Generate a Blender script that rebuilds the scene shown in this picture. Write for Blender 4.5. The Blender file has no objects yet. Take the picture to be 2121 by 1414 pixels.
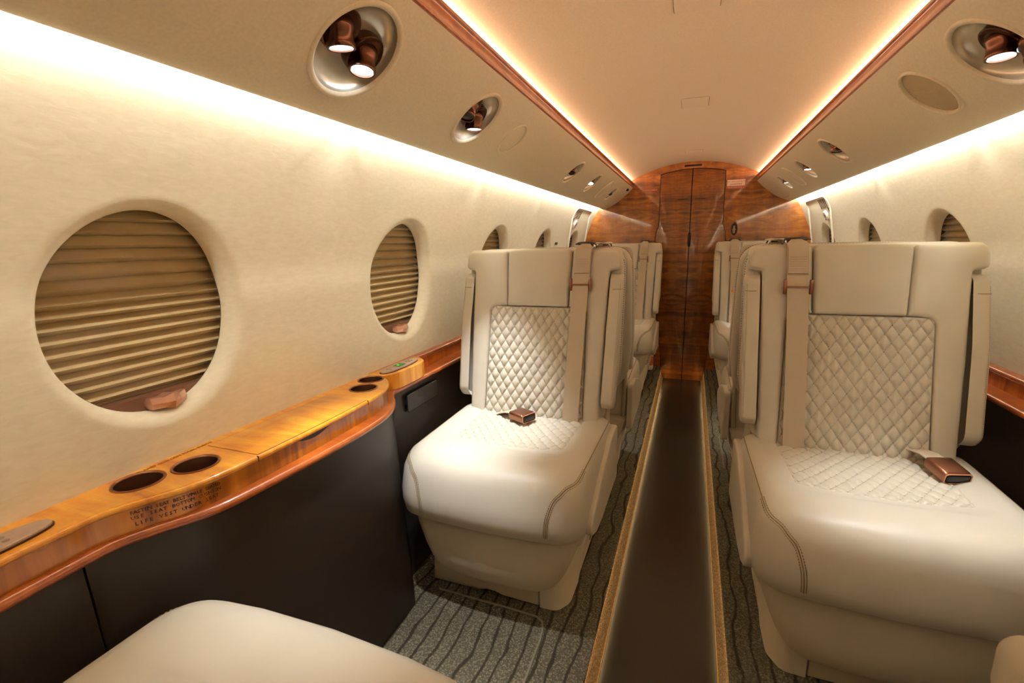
import bpy, bmesh, math, random
from mathutils import Vector, Matrix
from mathutils.bvhtree import BVHTree
from mathutils.geometry import delaunay_2d_cdt
from math import pi, sin, cos, sqrt, exp, atan2, radians

random.seed(7)
SC = bpy.context.scene
COL = SC.collection

# ------------------------------------------------------------------ camera
YAW, PITCH, ROLL, FPX = radians(21.012), radians(-11.925), radians(-1.304), 965.0
cam_d = bpy.data.cameras.new('camera')
cam = bpy.data.objects.new('camera', cam_d)
COL.objects.link(cam)
_F = Vector((-sin(YAW) * cos(PITCH), cos(YAW) * cos(PITCH), sin(PITCH)))
_R = Vector((cos(YAW), sin(YAW), 0.0))
_U = _R.cross(_F)
_Rr = cos(ROLL) * _R + sin(ROLL) * _U
_Ur = -sin(ROLL) * _R + cos(ROLL) * _U
M = Matrix((( _Rr.x, _Ur.x, -_F.x, 0.023), (_Rr.y, _Ur.y, -_F.y, 0.0), (_Rr.z, _Ur.z, -_F.z, 0.959), (0, 0, 0, 1)))
cam.matrix_world = M
cam_d.sensor_width = 36.0
cam_d.lens = FPX / 2121.0 * 36.0
cam_d.clip_start = 0.01
cam_d.dof.use_dof = True
cam_d.dof.focus_distance = 1.7
cam_d.dof.aperture_fstop = 13.0
SC.camera = cam

# ------------------------------------------------------------------ world, exposure
W = bpy.data.worlds.new('world')
SC.world = W
W.use_nodes = True
W.node_tree.nodes['Background'].inputs[0].default_value = (0.02, 0.02, 0.02, 1)
W.node_tree.nodes['Background'].inputs[1].default_value = 0.0
vs = SC.view_settings
vs.view_transform = 'Standard'
vs.look = 'None'
vs.gamma = 1.0
vs.use_curve_mapping = False
vs.exposure = 0.28
SC.display_settings.display_device = 'sRGB'

# strengths of the lamps the cabin has
COVE_STRENGTH = 62.0        # warm strips above the wood rails, lighting the ceiling
WASH_STRENGTH = 135.0        # neutral strips behind the valances, washing the side walls
AISLE_STRENGTH = 30.0        # warm strips in the dropped aisle
SPOT_POWER = 24.0            # cool reading lamps
LENS_STRENGTH = 12.0

# ------------------------------------------------------------------ colour / material helpers
def lin(c):
    o = []
    for v in c:
        v = v / 255.0
        o.append(v / 12.92 if v <= 0.04045 else ((v + 0.055) / 1.055) ** 2.4)
    return (o[0], o[1], o[2], 1.0)

MATS = {}
def newmat(name):
    m = bpy.data.materials.new(name)
    m.use_nodes = True
    nt = m.node_tree
    b = nt.nodes['Principled BSDF']
    MATS[name] = m
    return m, nt, b

def N(nt, typ, **kw):
    n = nt.nodes.new(typ)
    for k, v in kw.items():
        setattr(n, k, v)
    return n

def coords(nt, scale=(1, 1, 1), rot=(0, 0, 0), space='Object'):
    tc = N(nt, 'ShaderNodeTexCoord')
    mp = N(nt, 'ShaderNodeMapping')
    mp.inputs['Scale'].default_value = scale
    mp.inputs['Rotation'].default_value = rot
    nt.links.new(tc.outputs[space], mp.inputs['Vector'])
    return mp.outputs['Vector']

def noise(nt, vec, scale, detail=4, rough=0.5, dist=0.0):
    n = N(nt, 'ShaderNodeTexNoise')
    n.inputs['Scale'].default_value = scale
    n.inputs['Detail'].default_value = detail
    n.inputs['Roughness'].default_value = rough
    n.inputs['Distortion'].default_value = dist
    nt.links.new(vec, n.inputs['Vector'])
    return n.outputs['Fac']

def ramp(nt, fac, stops):
    r = N(nt, 'ShaderNodeValToRGB')
    e = r.color_ramp.elements
    e[0].position, e[0].color = stops[0]
    e[1].position, e[1].color = stops[-1]
    for p, c in stops[1:-1]:
        x = e.new(p); x.color = c
    nt.links.new(fac, r.inputs['Fac'])
    return r.outputs['Color']

def bump(nt, b, h, strength=0.3, dist=0.001, prev=None):
    bm = N(nt, 'ShaderNodeBump')
    bm.inputs['Strength'].default_value = strength
    bm.inputs['Distance'].default_value = dist
    nt.links.new(h, bm.inputs['Height'])
    if prev is not None:
        nt.links.new(prev, bm.inputs['Normal'])
    nt.links.new(bm.outputs['Normal'], b.inputs['Normal'])
    return bm.outputs['Normal']

def math_node(nt, op, a, b=None, clamp=False):
    n = N(nt, 'ShaderNodeMath', operation=op)
    n.use_clamp = clamp
    for i, v in enumerate((a, b)):
        if v is None:
            continue
        if isinstance(v, (int, float)):
            n.inputs[i].default_value = v
        else:
            nt.links.new(v, n.inputs[i])
    return n.outputs[0]

def plain(name, col, rough=0.5, metal=0.0, spec=0.5, coat=0.0, nz=0.0, nscale=60):
    m, nt, b = newmat(name)
    b.inputs['Roughness'].default_value = rough
    b.inputs['Metallic'].default_value = metal
    b.inputs['Specular IOR Level'].default_value = spec
    b.inputs['Coat Weight'].default_value = coat
    b.inputs['Coat Roughness'].default_value = 0.05
    v = coords(nt)
    f = noise(nt, v, nscale, 3)
    c = lin(col)
    d = tuple(x * 0.93 for x in c[:3]) + (1,)
    nt.links.new(ramp(nt, f, [(0.35, d), (0.65, c)]), b.inputs['Base Color'])
    if nz:
        bump(nt, b, f, nz, 0.0006)
    return m

def emit(name, col, strength):
    m = bpy.data.materials.new(name)
    m.use_nodes = True
    nt = m.node_tree
    nt.nodes.remove(nt.nodes['Principled BSDF'])
    e = N(nt, 'ShaderNodeEmission')
    e.inputs['Color'].default_value = (col[0], col[1], col[2], 1)
    e.inputs['Strength'].default_value = strength
    nt.links.new(e.outputs[0], nt.nodes['Material Output'].inputs['Surface'])
    MATS[name] = m
    return m

def leather(name, col, rough=0.42):
    m, nt, b = newmat(name)
    v = coords(nt)
    c = lin(col)
    f = noise(nt, v, 9, 3)
    d = tuple(x * 0.94 for x in c[:3]) + (1,)
    nt.links.new(ramp(nt, f, [(0.3, d), (0.7, c)]), b.inputs['Base Color'])
    b.inputs['Roughness'].default_value = rough
    b.inputs['Specular IOR Level'].default_value = 0.4
    g = N(nt, 'ShaderNodeTexVoronoi')
    g.inputs['Scale'].default_value = 700
    nt.links.new(v, g.inputs['Vector'])
    n1 = bump(nt, b, g.outputs['Distance'], 0.12, 0.0004)
    f2 = noise(nt, v, 26, 4, 0.6, 0.6)
    bump(nt, b, f2, 0.16, 0.002, n1)
    return m

def wood(name, dark, mid, light, figure_axis='z', fig=26.0, rough=0.16, grain_axis=None, period=None):
    """glossy figured veneer: flame figure across the grain, fine streaks along it"""
    m, nt, b = newmat(name)
    tc = N(nt, 'ShaderNodeTexCoord')
    sp = N(nt, 'ShaderNodeSeparateXYZ')
    nt.links.new(tc.outputs['Object'], sp.inputs[0])
    X, Y, Z = sp.outputs
    if figure_axis == 'z':
        across, along = X, Z
    elif figure_axis == 'y':
        across, along = X, Y
    else:
        across, along = Z, X
    if period:                                    # book-matched leaves
        across = math_node(nt, 'PINGPONG', across, period)
    cb = N(nt, 'ShaderNodeCombineXYZ')
    nt.links.new(across, cb.inputs[0]); nt.links.new(along, cb.inputs[1])
    nt.links.new(math_node(nt, 'MULTIPLY', Y, 0.4) if figure_axis != 'y' else Z, cb.inputs[2])
    def mapped(s):
        mp = N(nt, 'ShaderNodeMapping')
        mp.inputs['Scale'].default_value = s
        nt.links.new(cb.outputs[0], mp.inputs['Vector'])
        return mp.outputs['Vector']
    f1 = noise(nt, mapped((5.5, fig, 2)), 1.0, 3, 0.55, 1.3)
    f2 = noise(nt, mapped((16, 3.0, 2)), 1.0, 3, 0.5, 0.4)
    f3 = noise(nt, mapped((260, 9, 30)), 1.0, 2, 0.5)
    s = math_node(nt, 'ADD', math_node(nt, 'MULTIPLY', f1, 0.62), math_node(nt, 'MULTIPLY', f2, 0.28))
    s = math_node(nt, 'ADD', s, math_node(nt, 'MULTIPLY', f3, 0.10))
    c = ramp(nt, s, [(0.35, lin(dark)), (0.49, lin(mid)), (0.63, lin(light))])
    nt.links.new(c, b.inputs['Base Color'])
    b.inputs['Roughness'].default_value = 0.35
    b.inputs['Coat Weight'].default_value = 1.0
    b.inputs['Coat Roughness'].default_value = rough
    return m

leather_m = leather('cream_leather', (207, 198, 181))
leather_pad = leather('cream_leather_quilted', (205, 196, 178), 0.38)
leather_shaded = leather('cream_leather_shaded', (192, 180, 156), 0.5)  # same cream leather darkened: shade on the lower parts painted into its colour
stitch_m = plain('taupe_thread', (140, 118, 84), 0.8)
belt_m, nt, b = newmat('beige_webbing')
v = coords(nt)
w = N(nt, 'ShaderNodeTexWave'); w.inputs['Scale'].default_value = 260; w.bands_direction = 'Z'
nt.links.new(v, w.inputs['Vector'])
nt.links.new(ramp(nt, w.outputs['Fac'], [(0.0, lin((184, 166, 142))), (1.0, lin((202, 185, 162)))]), b.inputs['Base Color'])
b.inputs['Roughness'].default_value = 0.7
bump(nt, b, w.outputs['Fac'], 0.25, 0.0004)
dark_gap = plain('dark_gap', (22, 17, 12), 0.8)
copper = plain('brushed_copper', (160, 112, 90), 0.32, 1.0)
rose_m = plain('rose_handle', (206, 160, 138), 0.3, 0.6)
bronze = plain('dark_bronze', (92, 62, 48), 0.22, 1.0)
cup_metal, nt, b = newmat('cup_steel')
b.inputs['Metallic'].default_value = 1.0
b.inputs['Roughness'].default_value = 0.26
b.inputs['Base Color'].default_value = lin((196, 168, 148))
v = coords(nt, (300, 300, 2)); bump(nt, b, noise(nt, v, 1, 2), 0.1, 0.0004)
plate_m = plain('pewter_rose_plate', (178, 152, 134), 0.42, 0.25, nz=0.2, nscale=200)
dark_metal = plain('dark_metal', (48, 38, 30), 0.35, 0.8)
black_m = plain('black_plastic', (14, 14, 15), 0.35)
white_m = plain('white_plastic', (232, 226, 212), 0.4)
red_m = plain('red_print', (186, 40, 32), 0.5)
pink_m = plain('pale_placard', (252, 228, 214), 0.5)
print_m = plain('dark_print', (40, 26, 14), 0.6)
grey_print = plain('grey_print', (60, 54, 48), 0.6)
cabinet_m = plain('dark_brown_laminate', (40, 31, 24), 0.42, 0.0, 0.4, nz=0.1, nscale=300)
wall_m, nt, b = newmat('ivory_wall_fabric')
v = coords(nt)
f = noise(nt, coords(nt, (70, 40, 130)), 1.0, 5, 0.6, 0.6)
nt.links.new(ramp(nt, f, [(0.3, lin((228, 220, 196))), (0.7, lin((238, 231, 209)))]), b.inputs['Base Color'])
b.inputs['Roughness'].default_value = 0.75
b.inputs['Specular IOR Level'].default_value = 0.25
bump(nt, b, f, 0.16, 0.0012)
ceiling_m = plain('ceiling_ultraleather', (226, 211, 186), 0.6, 0, 0.3, nz=0.08, nscale=200)
valance_m = plain('valance_ultraleather', (230, 218, 190), 0.55, 0, 0.35, nz=0.08, nscale=200)
bowl_m = plain('satin_bowl', (206, 198, 180), 0.25, 0.5, 0.6)
bulk_wood = wood('bulkhead_veneer', (94, 46, 10), (146, 82, 20), (186, 118, 38), 'z', 20.0, 0.045, period=0.19)
door_wood = wood('door_veneer', (86, 42, 10), (128, 70, 18), (160, 98, 30), 'z', 22.0, 0.09, period=0.1)
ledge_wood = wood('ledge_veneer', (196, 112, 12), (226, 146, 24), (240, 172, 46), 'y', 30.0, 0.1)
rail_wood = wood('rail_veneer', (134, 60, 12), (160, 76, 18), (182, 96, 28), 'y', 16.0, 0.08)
fascia_wood_shaded = wood('fascia_veneer_shaded', (128, 70, 10), (178, 104, 20), (206, 132, 36), 'y', 30.0, 0.1)  # ledge veneer made darker, the shade on the fascia put into its colour
aisle_m, nt, b = newmat('aisle_vinyl')
f = noise(nt, coords(nt), 3, 3)
nt.links.new(ramp(nt, f, [(0.3, lin((20, 17, 15))), (0.7, lin((27, 24, 21)))]), b.inputs['Base Color'])
b.inputs['Roughness'].default_value = 0.24
b.inputs['Specular IOR Level'].default_value = 0.7
bump(nt, b, noise(nt, coords(nt), 900, 2), 0.1, 0.0002)

def carpet(name, base, dark, stripes=True):
    m, nt, b = newmat(name)
    v = coords(nt)
    pile = N(nt, 'ShaderNodeTexVoronoi'); pile.inputs['Scale'].default_value = 215
    nt.links.new(v, pile.inputs['Vector'])
    n1 = noise(nt, v, 130, 3)
    pn = math_node(nt, 'ADD', math_node(nt, 'MULTIPLY', n1, 0.5), math_node(nt, 'MULTIPLY', math_node(nt, 'SUBTRACT', 0.9, pile.outputs['Distance']), 0.6))
    c1 = ramp(nt, pn, [(0.42, tuple(x * 0.45 for x in lin(base)[:3]) + (1,)), (0.68, lin(base))])
    if stripes:
        tc = N(nt, 'ShaderNodeTexCoord'); sp = N(nt, 'ShaderNodeSeparateXYZ')
        nt.links.new(tc.outputs['Object'], sp.inputs[0])
        wob = noise(nt, coords(nt, (9, 5, 1)), 1.0, 2)
        fine = noise(nt, v, 150, 2)
        xx = math_node(nt, 'ADD', sp.outputs[0], math_node(nt, 'MULTIPLY', wob, 0.075))
        xx = math_node(nt, 'ADD', xx, math_node(nt, 'MULTIPLY', fine, 0.006))
        s = math_node(nt, 'SINE', math_node(nt, 'MULTIPLY', xx, 2 * pi / 0.040))
        msk = math_node(nt, 'MULTIPLY', math_node(nt, 'SUBTRACT', s, 0.74), 5, True)
        mx = N(nt, 'ShaderNodeMix', data_type='RGBA')
        nt.links.new(msk, mx.inputs[0]); nt.links.new(c1, mx.inputs[6])
        mx.inputs[7].default_value = lin(dark)
        c1 = mx.outputs[2]
    nt.links.new(c1, b.inputs['Base Color'])
    b.inputs['Roughness'].default_value = 0.95
    b.inputs['Specular IOR Level'].default_value = 0.1
    bump(nt, b, math_node(nt, 'SUBTRACT', 1.0, pile.outputs['Distance']), 0.9, 0.004)
    return m
carpet_m = carpet('grey_loop_carpet', (134, 124, 102), (64, 56, 42))
carpet_tan = carpet('tan_loop_carpet', (214, 186, 146), (100, 80, 60), False)

shade_m, nt, b = newmat('pleated_shade')
b.inputs['Base Color'].default_value = lin((205, 182, 140)); b.inputs['Roughness'].default_value = 0.8
f = noise(nt, coords(nt, (1, 200, 20)), 1, 2)
nt.links.new(ramp(nt, noise(nt, coords(nt), 30, 2), [(0.3, lin((208, 186, 142))), (0.7, lin((214, 192, 148)))]), b.inputs['Base Color'])
glass_m = bpy.data.materials.new('window_glass'); glass_m.use_nodes = True
nt = glass_m.node_tree
nt.nodes.remove(nt.nodes['Principled BSDF'])
tr = N(nt, 'ShaderNodeBsdfTransparent'); gl = N(nt, 'ShaderNodeBsdfGlossy'); gl.inputs['Roughness'].default_value = 0.03
lw = N(nt, 'ShaderNodeLayerWeight'); lw.inputs['Blend'].default_value = 0.5
fr_ = math_node(nt, 'ADD', math_node(nt, 'MULTIPLY', math_node(nt, 'POWER', lw.outputs['Facing'], 4.0), 0.55), 0.03)
tr.inputs[0].default_value = (0.93, 0.93, 0.92, 1)
mx = N(nt, 'ShaderNodeMixShader')
nt.links.new(fr_, mx.inputs[0]); nt.links.new(tr.outputs[0], mx.inputs[1]); nt.links.new(gl.outputs[0], mx.inputs[2])
nt.links.new(mx.outputs[0], nt.nodes['Material Output'].inputs['Surface'])

cove_e = emit('cove_led', (1.0, 0.62, 0.40), COVE_STRENGTH)
wash_e = emit('wash_led', (1.0, 0.965, 0.875), WASH_STRENGTH)
aisle_e = emit('aisle_led', (1.0, 0.64, 0.28), AISLE_STRENGTH)
lens_e = emit('lamp_lens', (0.86, 0.95, 1.0), LENS_STRENGTH)
lcd_e = emit('green_display', (0.06, 0.22, 0.03), 1.0)
lcd_hi = emit('green_digit', (0.2, 0.8, 0.1), 1.5)

# ------------------------------------------------------------------ object helpers
def mesh_of(bm, smooth=True, angle=40):
    me = bpy.data.meshes.new('m')
    bmesh.ops.remove_doubles(bm, verts=bm.verts, dist=1e-6)
    bmesh.ops.recalc_face_normals(bm, faces=bm.faces)
    bm.normal_update()
    if smooth:
        ca = cos(radians(angle))
        for f in bm.faces:
            f.smooth = True
        for e in bm.edges:
            if len(e.link_faces) == 2:
                if e.link_faces[0].normal.dot(e.link_faces[1].normal) < ca:
                    e.smooth = False
    bm.to_mesh(me); bm.free()
    return me

def obj(name, me, mat, parent=None, loc=(0, 0, 0), smooth=True, angle=40):
    if isinstance(me, bmesh.types.BMesh):
        me = mesh_of(me, smooth, angle)
    me.name = name
    if mat is not None and len(me.materials) == 0:
        me.materials.append(mat)
    o = bpy.data.objects.new(name, me)
    COL.objects.link(o)
    o.location = loc
    if parent is not None:
        o.parent = parent
    return o

def tag(o, label=None, cat=None, group=None, kind=None):
    if label: o['label'] = label
    if cat: o['category'] = cat
    if group: o['group'] = group
    if kind: o['kind'] = kind
    return o

def thing(name, label, cat, loc=(0, 0, 0), group=None):
    o = bpy.data.objects.new(name, None); COL.objects.link(o)
    o.empty_display_size = 0.05
    o.location = loc
    return tag(o, label, cat, group)

def copy_tree(root, loc, rotz, label):
    r = root.copy(); COL.objects.link(r); r.location = loc; r.rotation_euler = (0, 0, rotz); r['label'] = label
    for ch in list(root.children):
        c = ch.copy(); COL.objects.link(c); c.parent = r
        for g in list(ch.children):
            d = g.copy(); COL.objects.link(d); d.parent = c
    return r

def add_box(bm, lo, hi, bev=0.0, seg=2, mat=None):
    c = [(lo[i] + hi[i]) / 2 for i in range(3)]; s = [abs(hi[i] - lo[i]) for i in range(3)]
    t = Matrix.Translation(c) @ Matrix.Diagonal((s[0], s[1], s[2], 1))
    if mat is not None: t = mat @ t
    r = bmesh.ops.create_cube(bm, size=1.0, matrix=t)
    if bev > 0:
        es = set()
        for vv in r['verts']: es.update(vv.link_edges)
        bmesh.ops.bevel(bm, geom=list(es), offset=bev, segments=seg, affect='EDGES', profile=0.5)

def grid_faces(bm, rows, closed=False):
    for i in range(len(rows) - 1):
        a, c = rows[i], rows[i + 1]
        n = len(a)
        for j in range(n if closed else n - 1):
            k = (j + 1) % n
            try: bm.faces.new((a[j], a[k], c[k], c[j]))
            except ValueError: pass

def loft(rings, cap0=True, cap1=True, bm=None):
    bm = bm or bmesh.new()
    rows = [[bm.verts.new(p) for p in r] for r in rings]
    grid_faces(bm, rows, True)
    if cap0: bm.faces.new(list(reversed(rows[0])))
    if cap1: bm.faces.new(rows[-1])
    return bm

def add_tube(bm, pts, r, seg=8, closed=False, flat=None):
    pts = [Vector(p) for p in pts]
    rows = []
    n = len(pts)
    up = Vector((0, 0, 1))
    prev = None
    for i, p in enumerate(pts):
        a = pts[(i - 1) % n] if (closed or i > 0) else p
        c = pts[(i + 1) % n] if (closed or i < n - 1) else p
        t = (c - a).normalized()
        if prev is None:
            u = t.cross(up if abs(t.z) < 0.9 else Vector((1, 0, 0))).normalized()
        else:
            u = (prev - t * prev.dot(t)).normalized()
        prev = u
        w_ = t.cross(u)
        rr = r if not callable(r) else r(i / (n - 1))
        rows.append([bm.verts.new(p + rr * (cos(2 * pi * k / seg) * u + sin(2 * pi * k / seg) * w_)) for k in range(seg)])
    grid_faces(bm, rows, True)
    if closed:
        grid_faces(bm, [rows[-1], rows[0]], True)
    else:
        bm.faces.new(list(reversed(rows[0]))); bm.faces.new(rows[-1])
    return bm

def ribbon(pts, width, thick, wdir=Vector((1, 0, 0)), widths=None):
    """a flat strap of given width following pts (width along wdir)"""
    bm = bmesh.new(); pts = [Vector(p) for p in pts]; rings = []
    for i, p in enumerate(pts):
        a = pts[max(0, i - 1)]; c = pts[min(len(pts) - 1, i + 1)]
        t = (c - a).normalized(); n_ = t.cross(wdir).normalized()
        w2 = (widths[i] if widths else width) / 2
        rings.append([p - wdir * w2 - n_ * thick / 2, p + wdir * w2 - n_ * thick / 2, p + wdir * w2 + n_ * thick / 2, p - wdir * w2 + n_ * thick / 2])
    return loft(rings, bm=bm)

def lathe(bm, prof, n=48, mat=None, cap=False):
    rows = []
    for r, h in prof:
        row = []
        for k in range(n):
            a = 2 * pi * k / n
            p = Vector((r * cos(a), r * sin(a), h))
            if mat is not None: p = mat @ p
            row.append(bm.verts.new(p))
        rows.append(row)
    grid_faces(bm, rows, True)
    if cap:
        bm.faces.new(list(reversed(rows[0]))); bm.faces.new(rows[-1])
    return bm

def round_poly(pts, radii, seg=6):
    """polygon with its corners rounded"""
    out = []; n = len(pts)
    if not hasattr(radii, '__len__'): radii = [radii] * n
    for i in range(n):
        p = Vector(pts[i]); a = Vector(pts[i - 1]); c = Vector(pts[(i + 1) % n]); r = radii[i]
        if r <= 0: out.append((p.x, p.y)); continue
        d1 = (a - p).normalized(); d2 = (c - p).normalized()
        ang = d1.angle(d2); t = r / math.tan(ang / 2)
        t = min(t, (a - p).length * 0.49, (c - p).length * 0.49)
        rr = t * math.tan(ang / 2)
        cc = p + (d1 + d2).normalized() * (rr / sin(ang / 2))
        s = p + d1 * t - cc; e = p + d2 * t - cc
        a0 = atan2(s.y, s.x); a1 = atan2(e.y, e.x); da = a1 - a0
        while da > pi: da -= 2 * pi
        while da < -pi: da += 2 * pi
        for k in range(seg + 1):
            q = a0 + da * k / seg
            out.append((cc.x + rr * cos(q), cc.y + rr * sin(q)))
    return out

def offset_poly(pl, d):
    """inset a ccw polygon by d along its vertex normals"""
    n = len(pl); o = []
    for i in range(n):
        a = Vector(pl[i - 1]); p = Vector(pl[i]); c = Vector(pl[(i + 1) % n])
        e1 = (p - a); e2 = (c - p)
        if e1.length < 1e-9 or e2.length < 1e-9:
            o.append(tuple(p)); continue
        n1 = Vector((-e1.y, e1.x)).normalized(); n2 = Vector((-e2.y, e2.x)).normalized()
        nn = (n1 + n2)
        nn = nn.normalized() if nn.length > 1e-6 else n1
        k = max(0.5, nn.dot(n1))
        o.append((p.x + nn.x * d / k, p.y + nn.y * d / k))
    return o

def ccw(pl):
    s = sum(pl[i - 1][0] * pl[i][1] - pl[i][0] * pl[i - 1][1] for i in range(len(pl)))
    return pl if s > 0 else list(reversed(pl))

def pad(pl, d0, d1, edge, fn, seg=4, back=True, crown=0.0):
    """padded slab: outline pl (2D), from depth d0 (back) to d1 (front), rounded front edge; fn(u,v,d)->xyz"""
    pl = ccw(pl); rings = [[fn(u, v_, d0) for u, v_ in pl]]
    for k in range(seg + 1):
        a = pi / 2 * k / seg
        off = edge * (1 - cos(a)); dep = d1 - edge * (1 - sin(a)) * (1 if d1 > d0 else -1)
        q = offset_poly(pl, off)
        rings.append([fn(u, v_, dep) for u, v_ in q])
    if crown:
        q = offset_poly(pl, edge + 0.012)
        rings.append([fn(u, v_, d1 + crown) for u, v_ in q])
    return loft(rings, back, True)

def poly_dist(pl, p):
    best = 9.0
    for i in range(len(pl)):
        ax, ay = pl[i - 1]; bx, by = pl[i]
        dx, dy = bx - ax, by - ay; L2 = dx * dx + dy * dy
        t = 0 if L2 < 1e-14 else max(0, min(1, ((p[0] - ax) * dx + (p[1] - ay) * dy) / L2))
        qx, qy = ax + dx * t - p[0], ay + dy * t - p[1]
        d = qx * qx + qy * qy
        if d < best: best = d
    return sqrt(best)
def inside(pl, p):
    c = False
    for i in range(len(pl)):
        ax, ay = pl[i - 1]; bx, by = pl[i]
        if (ay > p[1]) != (by > p[1]) and p[0] < (bx - ax) * (p[1] - ay) / (by - ay) + ax: c = not c
    return c
def puff(pl, d0, d1, edge, fn, crown=0.0, reach=0.03, step=0.009):
    """soft upholstered slab: height follows the distance to the outline"""
    pl = ccw(pl); b_ = []
    for i in range(len(pl)):
        a = Vector(pl[i - 1]); c = Vector(pl[i]); L_ = (c - a).length
        if L_ < 1e-7: continue
        k = max(1, int(L_ / step))
        for j in range(k): b_.append(tuple(a + (c - a) * j / k))
    pts = [Vector(p) for p in b_]; nb = len(pts)
    for f_ in (0.08, 0.22, 0.42, 0.68, 1.0):
        for p in offset_poly(b_, edge * f_):
            d = poly_dist(b_, p)
            if inside(b_, p) and d > edge * f_ * 0.93: pts.append(Vector(p))
    x0, x1 = min(p[0] for p in b_), max(p[0] for p in b_); y0, y1 = min(p[1] for p in b_), max(p[1] for p in b_)
    ny = int((y1 - y0) / step) + 1; nx = int((x1 - x0) / step) + 1
    for j in range(ny):
        for i in range(nx):
            p = (x0 + (x1 - x0) * (i + 0.5 * (j % 2) + 0.25) / nx, y0 + (y1 - y0) * (j + 0.5) / ny)
            if inside(b_, p) and poly_dist(b_, p) > edge + step * 0.5: pts.append(Vector(p))
    res = delaunay_2d_cdt(pts, [(i, (i + 1) % nb) for i in range(nb)], [], 1, 1e-6)
    bm = bmesh.new(); sg_ = 1 if d1 > d0 else -1; vv = []
    for p in res[0]:
        d = poly_dist(b_, p)
        k = min(1.0, d / edge)
        h = d1 - sg_ * edge * (1 - sqrt(max(0, 1 - (1 - k) ** 2))) + sg_ * crown * (1 - exp(-(d / reach) ** 2))
        vv.append(bm.verts.new(fn(p[0], p[1], h)))
    for f in res[2]:
        try: bm.faces.new([vv[i] for i in f])
        except ValueError: pass
    # skirt down to the back plane
    base = [bm.verts.new(fn(p[0], p[1], d0)) for p in b_]
    rim = [vv[min(range(len(res[0])), key=lambda i: (res[0][i][0] - p[0]) ** 2 + (res[0][i][1] - p[1]) ** 2)] if False else None for p in b_]
    idx = {}
    for i, p in enumerate(res[0]): idx[(round(p[0], 6), round(p[1], 6))] = vv[i]
    rim = [idx.get((round(p[0], 6), round(p[1], 6))) for p in b_]
    for i in range(nb):
        a, c = rim[i - 1], rim[i]
        if a and c and a is not c:
            try: bm.faces.new((base[i - 1], base[i], c, a))
            except ValueError: pass
    return bm

def text_obj(name, s, size, mat, parent, origin, xdir, ydir, extrude=0.0002):
    cu = bpy.data.curves.new(name, 'FONT'); cu.body = s; cu.size = size; cu.extrude = extrude
    cu.align_x = 'CENTER'; cu.align_y = 'CENTER'; cu.resolution_u = 2
    tmp = bpy.data.objects.new('tmp', cu)
    COL.objects.link(tmp)
    dg = bpy.context.evaluated_depsgraph_get()
    me = bpy.data.meshes.new_from_object(tmp.evaluated_get(dg))
    bpy.data.objects.remove(tmp); bpy.data.curves.remove(cu)
    x = Vector(xdir).normalized(); y = Vector(ydir).normalized(); z = x.cross(y)
    me.transform(Matrix(((x.x, y.x, z.x, origin[0]), (x.y, y.y, z.y, origin[1]), (x.z, y.z, z.z, origin[2]), (0, 0, 0, 1))))
    me.materials.clear()
    return obj(name, me, mat, parent)

def interp(tab, t):
    if t <= tab[0][0]: return tab[0][1]
    for (a, va), (b_, vb) in zip(tab, tab[1:]):
        if t <= b_:
            return va + (vb - va) * (t - a) / (b_ - a)
    return tab[-1][1]

def smooth_interp(tab, t):
    """Catmull-Rom through the table"""
    if t <= tab[0][0]: return tab[0][1]
    if t >= tab[-1][0]: return tab[-1][1]
    for i in range(len(tab) - 1):
        if t <= tab[i + 1][0]:
            x0, y0 = tab[i]; x1, y1 = tab[i + 1]
            h = x1 - x0; s = (t - x0) / h
            m0 = (y1 - tab[i - 1][1]) / (x1 - tab[i - 1][0]) if i > 0 else (y1 - y0) / h
            m1 = (tab[i + 2][1] - y0) / (tab[i + 2][0] - x0) if i + 2 < len(tab) else (y1 - y0) / h
            return ((2 * s ** 3 - 3 * s * s + 1) * y0 + (s ** 3 - 2 * s * s + s) * h * m0 + (-2 * s ** 3 + 3 * s * s) * y1 + (s ** 3 - s * s) * h * m1)

# ================================================================== THE SHELL
YB = 3.66      # bulkhead
YN = -1.30     # closing wall behind the camera
WTAB = [(0.0, 0.776), (0.30, 0.776), (0.60, 0.776), (0.80, 0.776), (0.86, 0.772), (0.925, 0.766), (1.03, 0.734), (1.10, 0.704), (1.15, 0.679), (1.197, 0.648), (1.25, 0.606), (1.30, 0.560)]
def wallx(z): return smooth_interp(WTAB, z)

def hole_cell(bm, S, y0, y1, v0, v1, hole, inner, nu=12, nv=14):
    """a rectangle of the surface with an oval hole; inner = list of (inset, depth) rings that roll into the hole"""
    cy_, cv_, ra, rb = hole
    per = []
    for k in range(nu): per.append((y0 + (y1 - y0) * k / nu, v0))
    for k in range(nv): per.append((y1, v0 + (v1 - v0) * k / nv))
    for k in range(nu): per.append((y1 - (y1 - y0) * k / nu, v1))
    for k in range(nv): per.append((y0, v1 - (v1 - v0) * k / nv))
    # refine: 2 samples per segment so the oval is smooth
    fine = []
    for i in range(len(per)):
        a = per[i]; c = per[(i + 1) % len(per)]
        fine.append((a, 0)); fine.append((((a[0] + c[0]) / 2, (a[1] + c[1]) / 2), 1))
    ang = [atan2((p[1] - cv_) / rb, (p[0] - cy_) / ra) for p, _ in fine]
    rows = []
    for t in (1.0, 0.72, 0.45, 0.25, 0.12, 0.04, 0.0):
        row = []
        for (p, _), a in zip(fine, ang):
            e = (cy_ + ra * cos(a), cv_ + rb * sin(a))
            q = (e[0] + (p[0] - e[0]) * t, e[1] + (p[1] - e[1]) * t)
            row.append(bm.verts.new(S(q[0], q[1], 0)))
        rows.append(row)
    for ins, dep in inner:
        rows.append([bm.verts.new(S(cy_ + (ra - ins) * cos(a), cv_ + (rb - ins) * sin(a), dep)) for a in ang])
    grid_faces(bm, rows, True)

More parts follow.
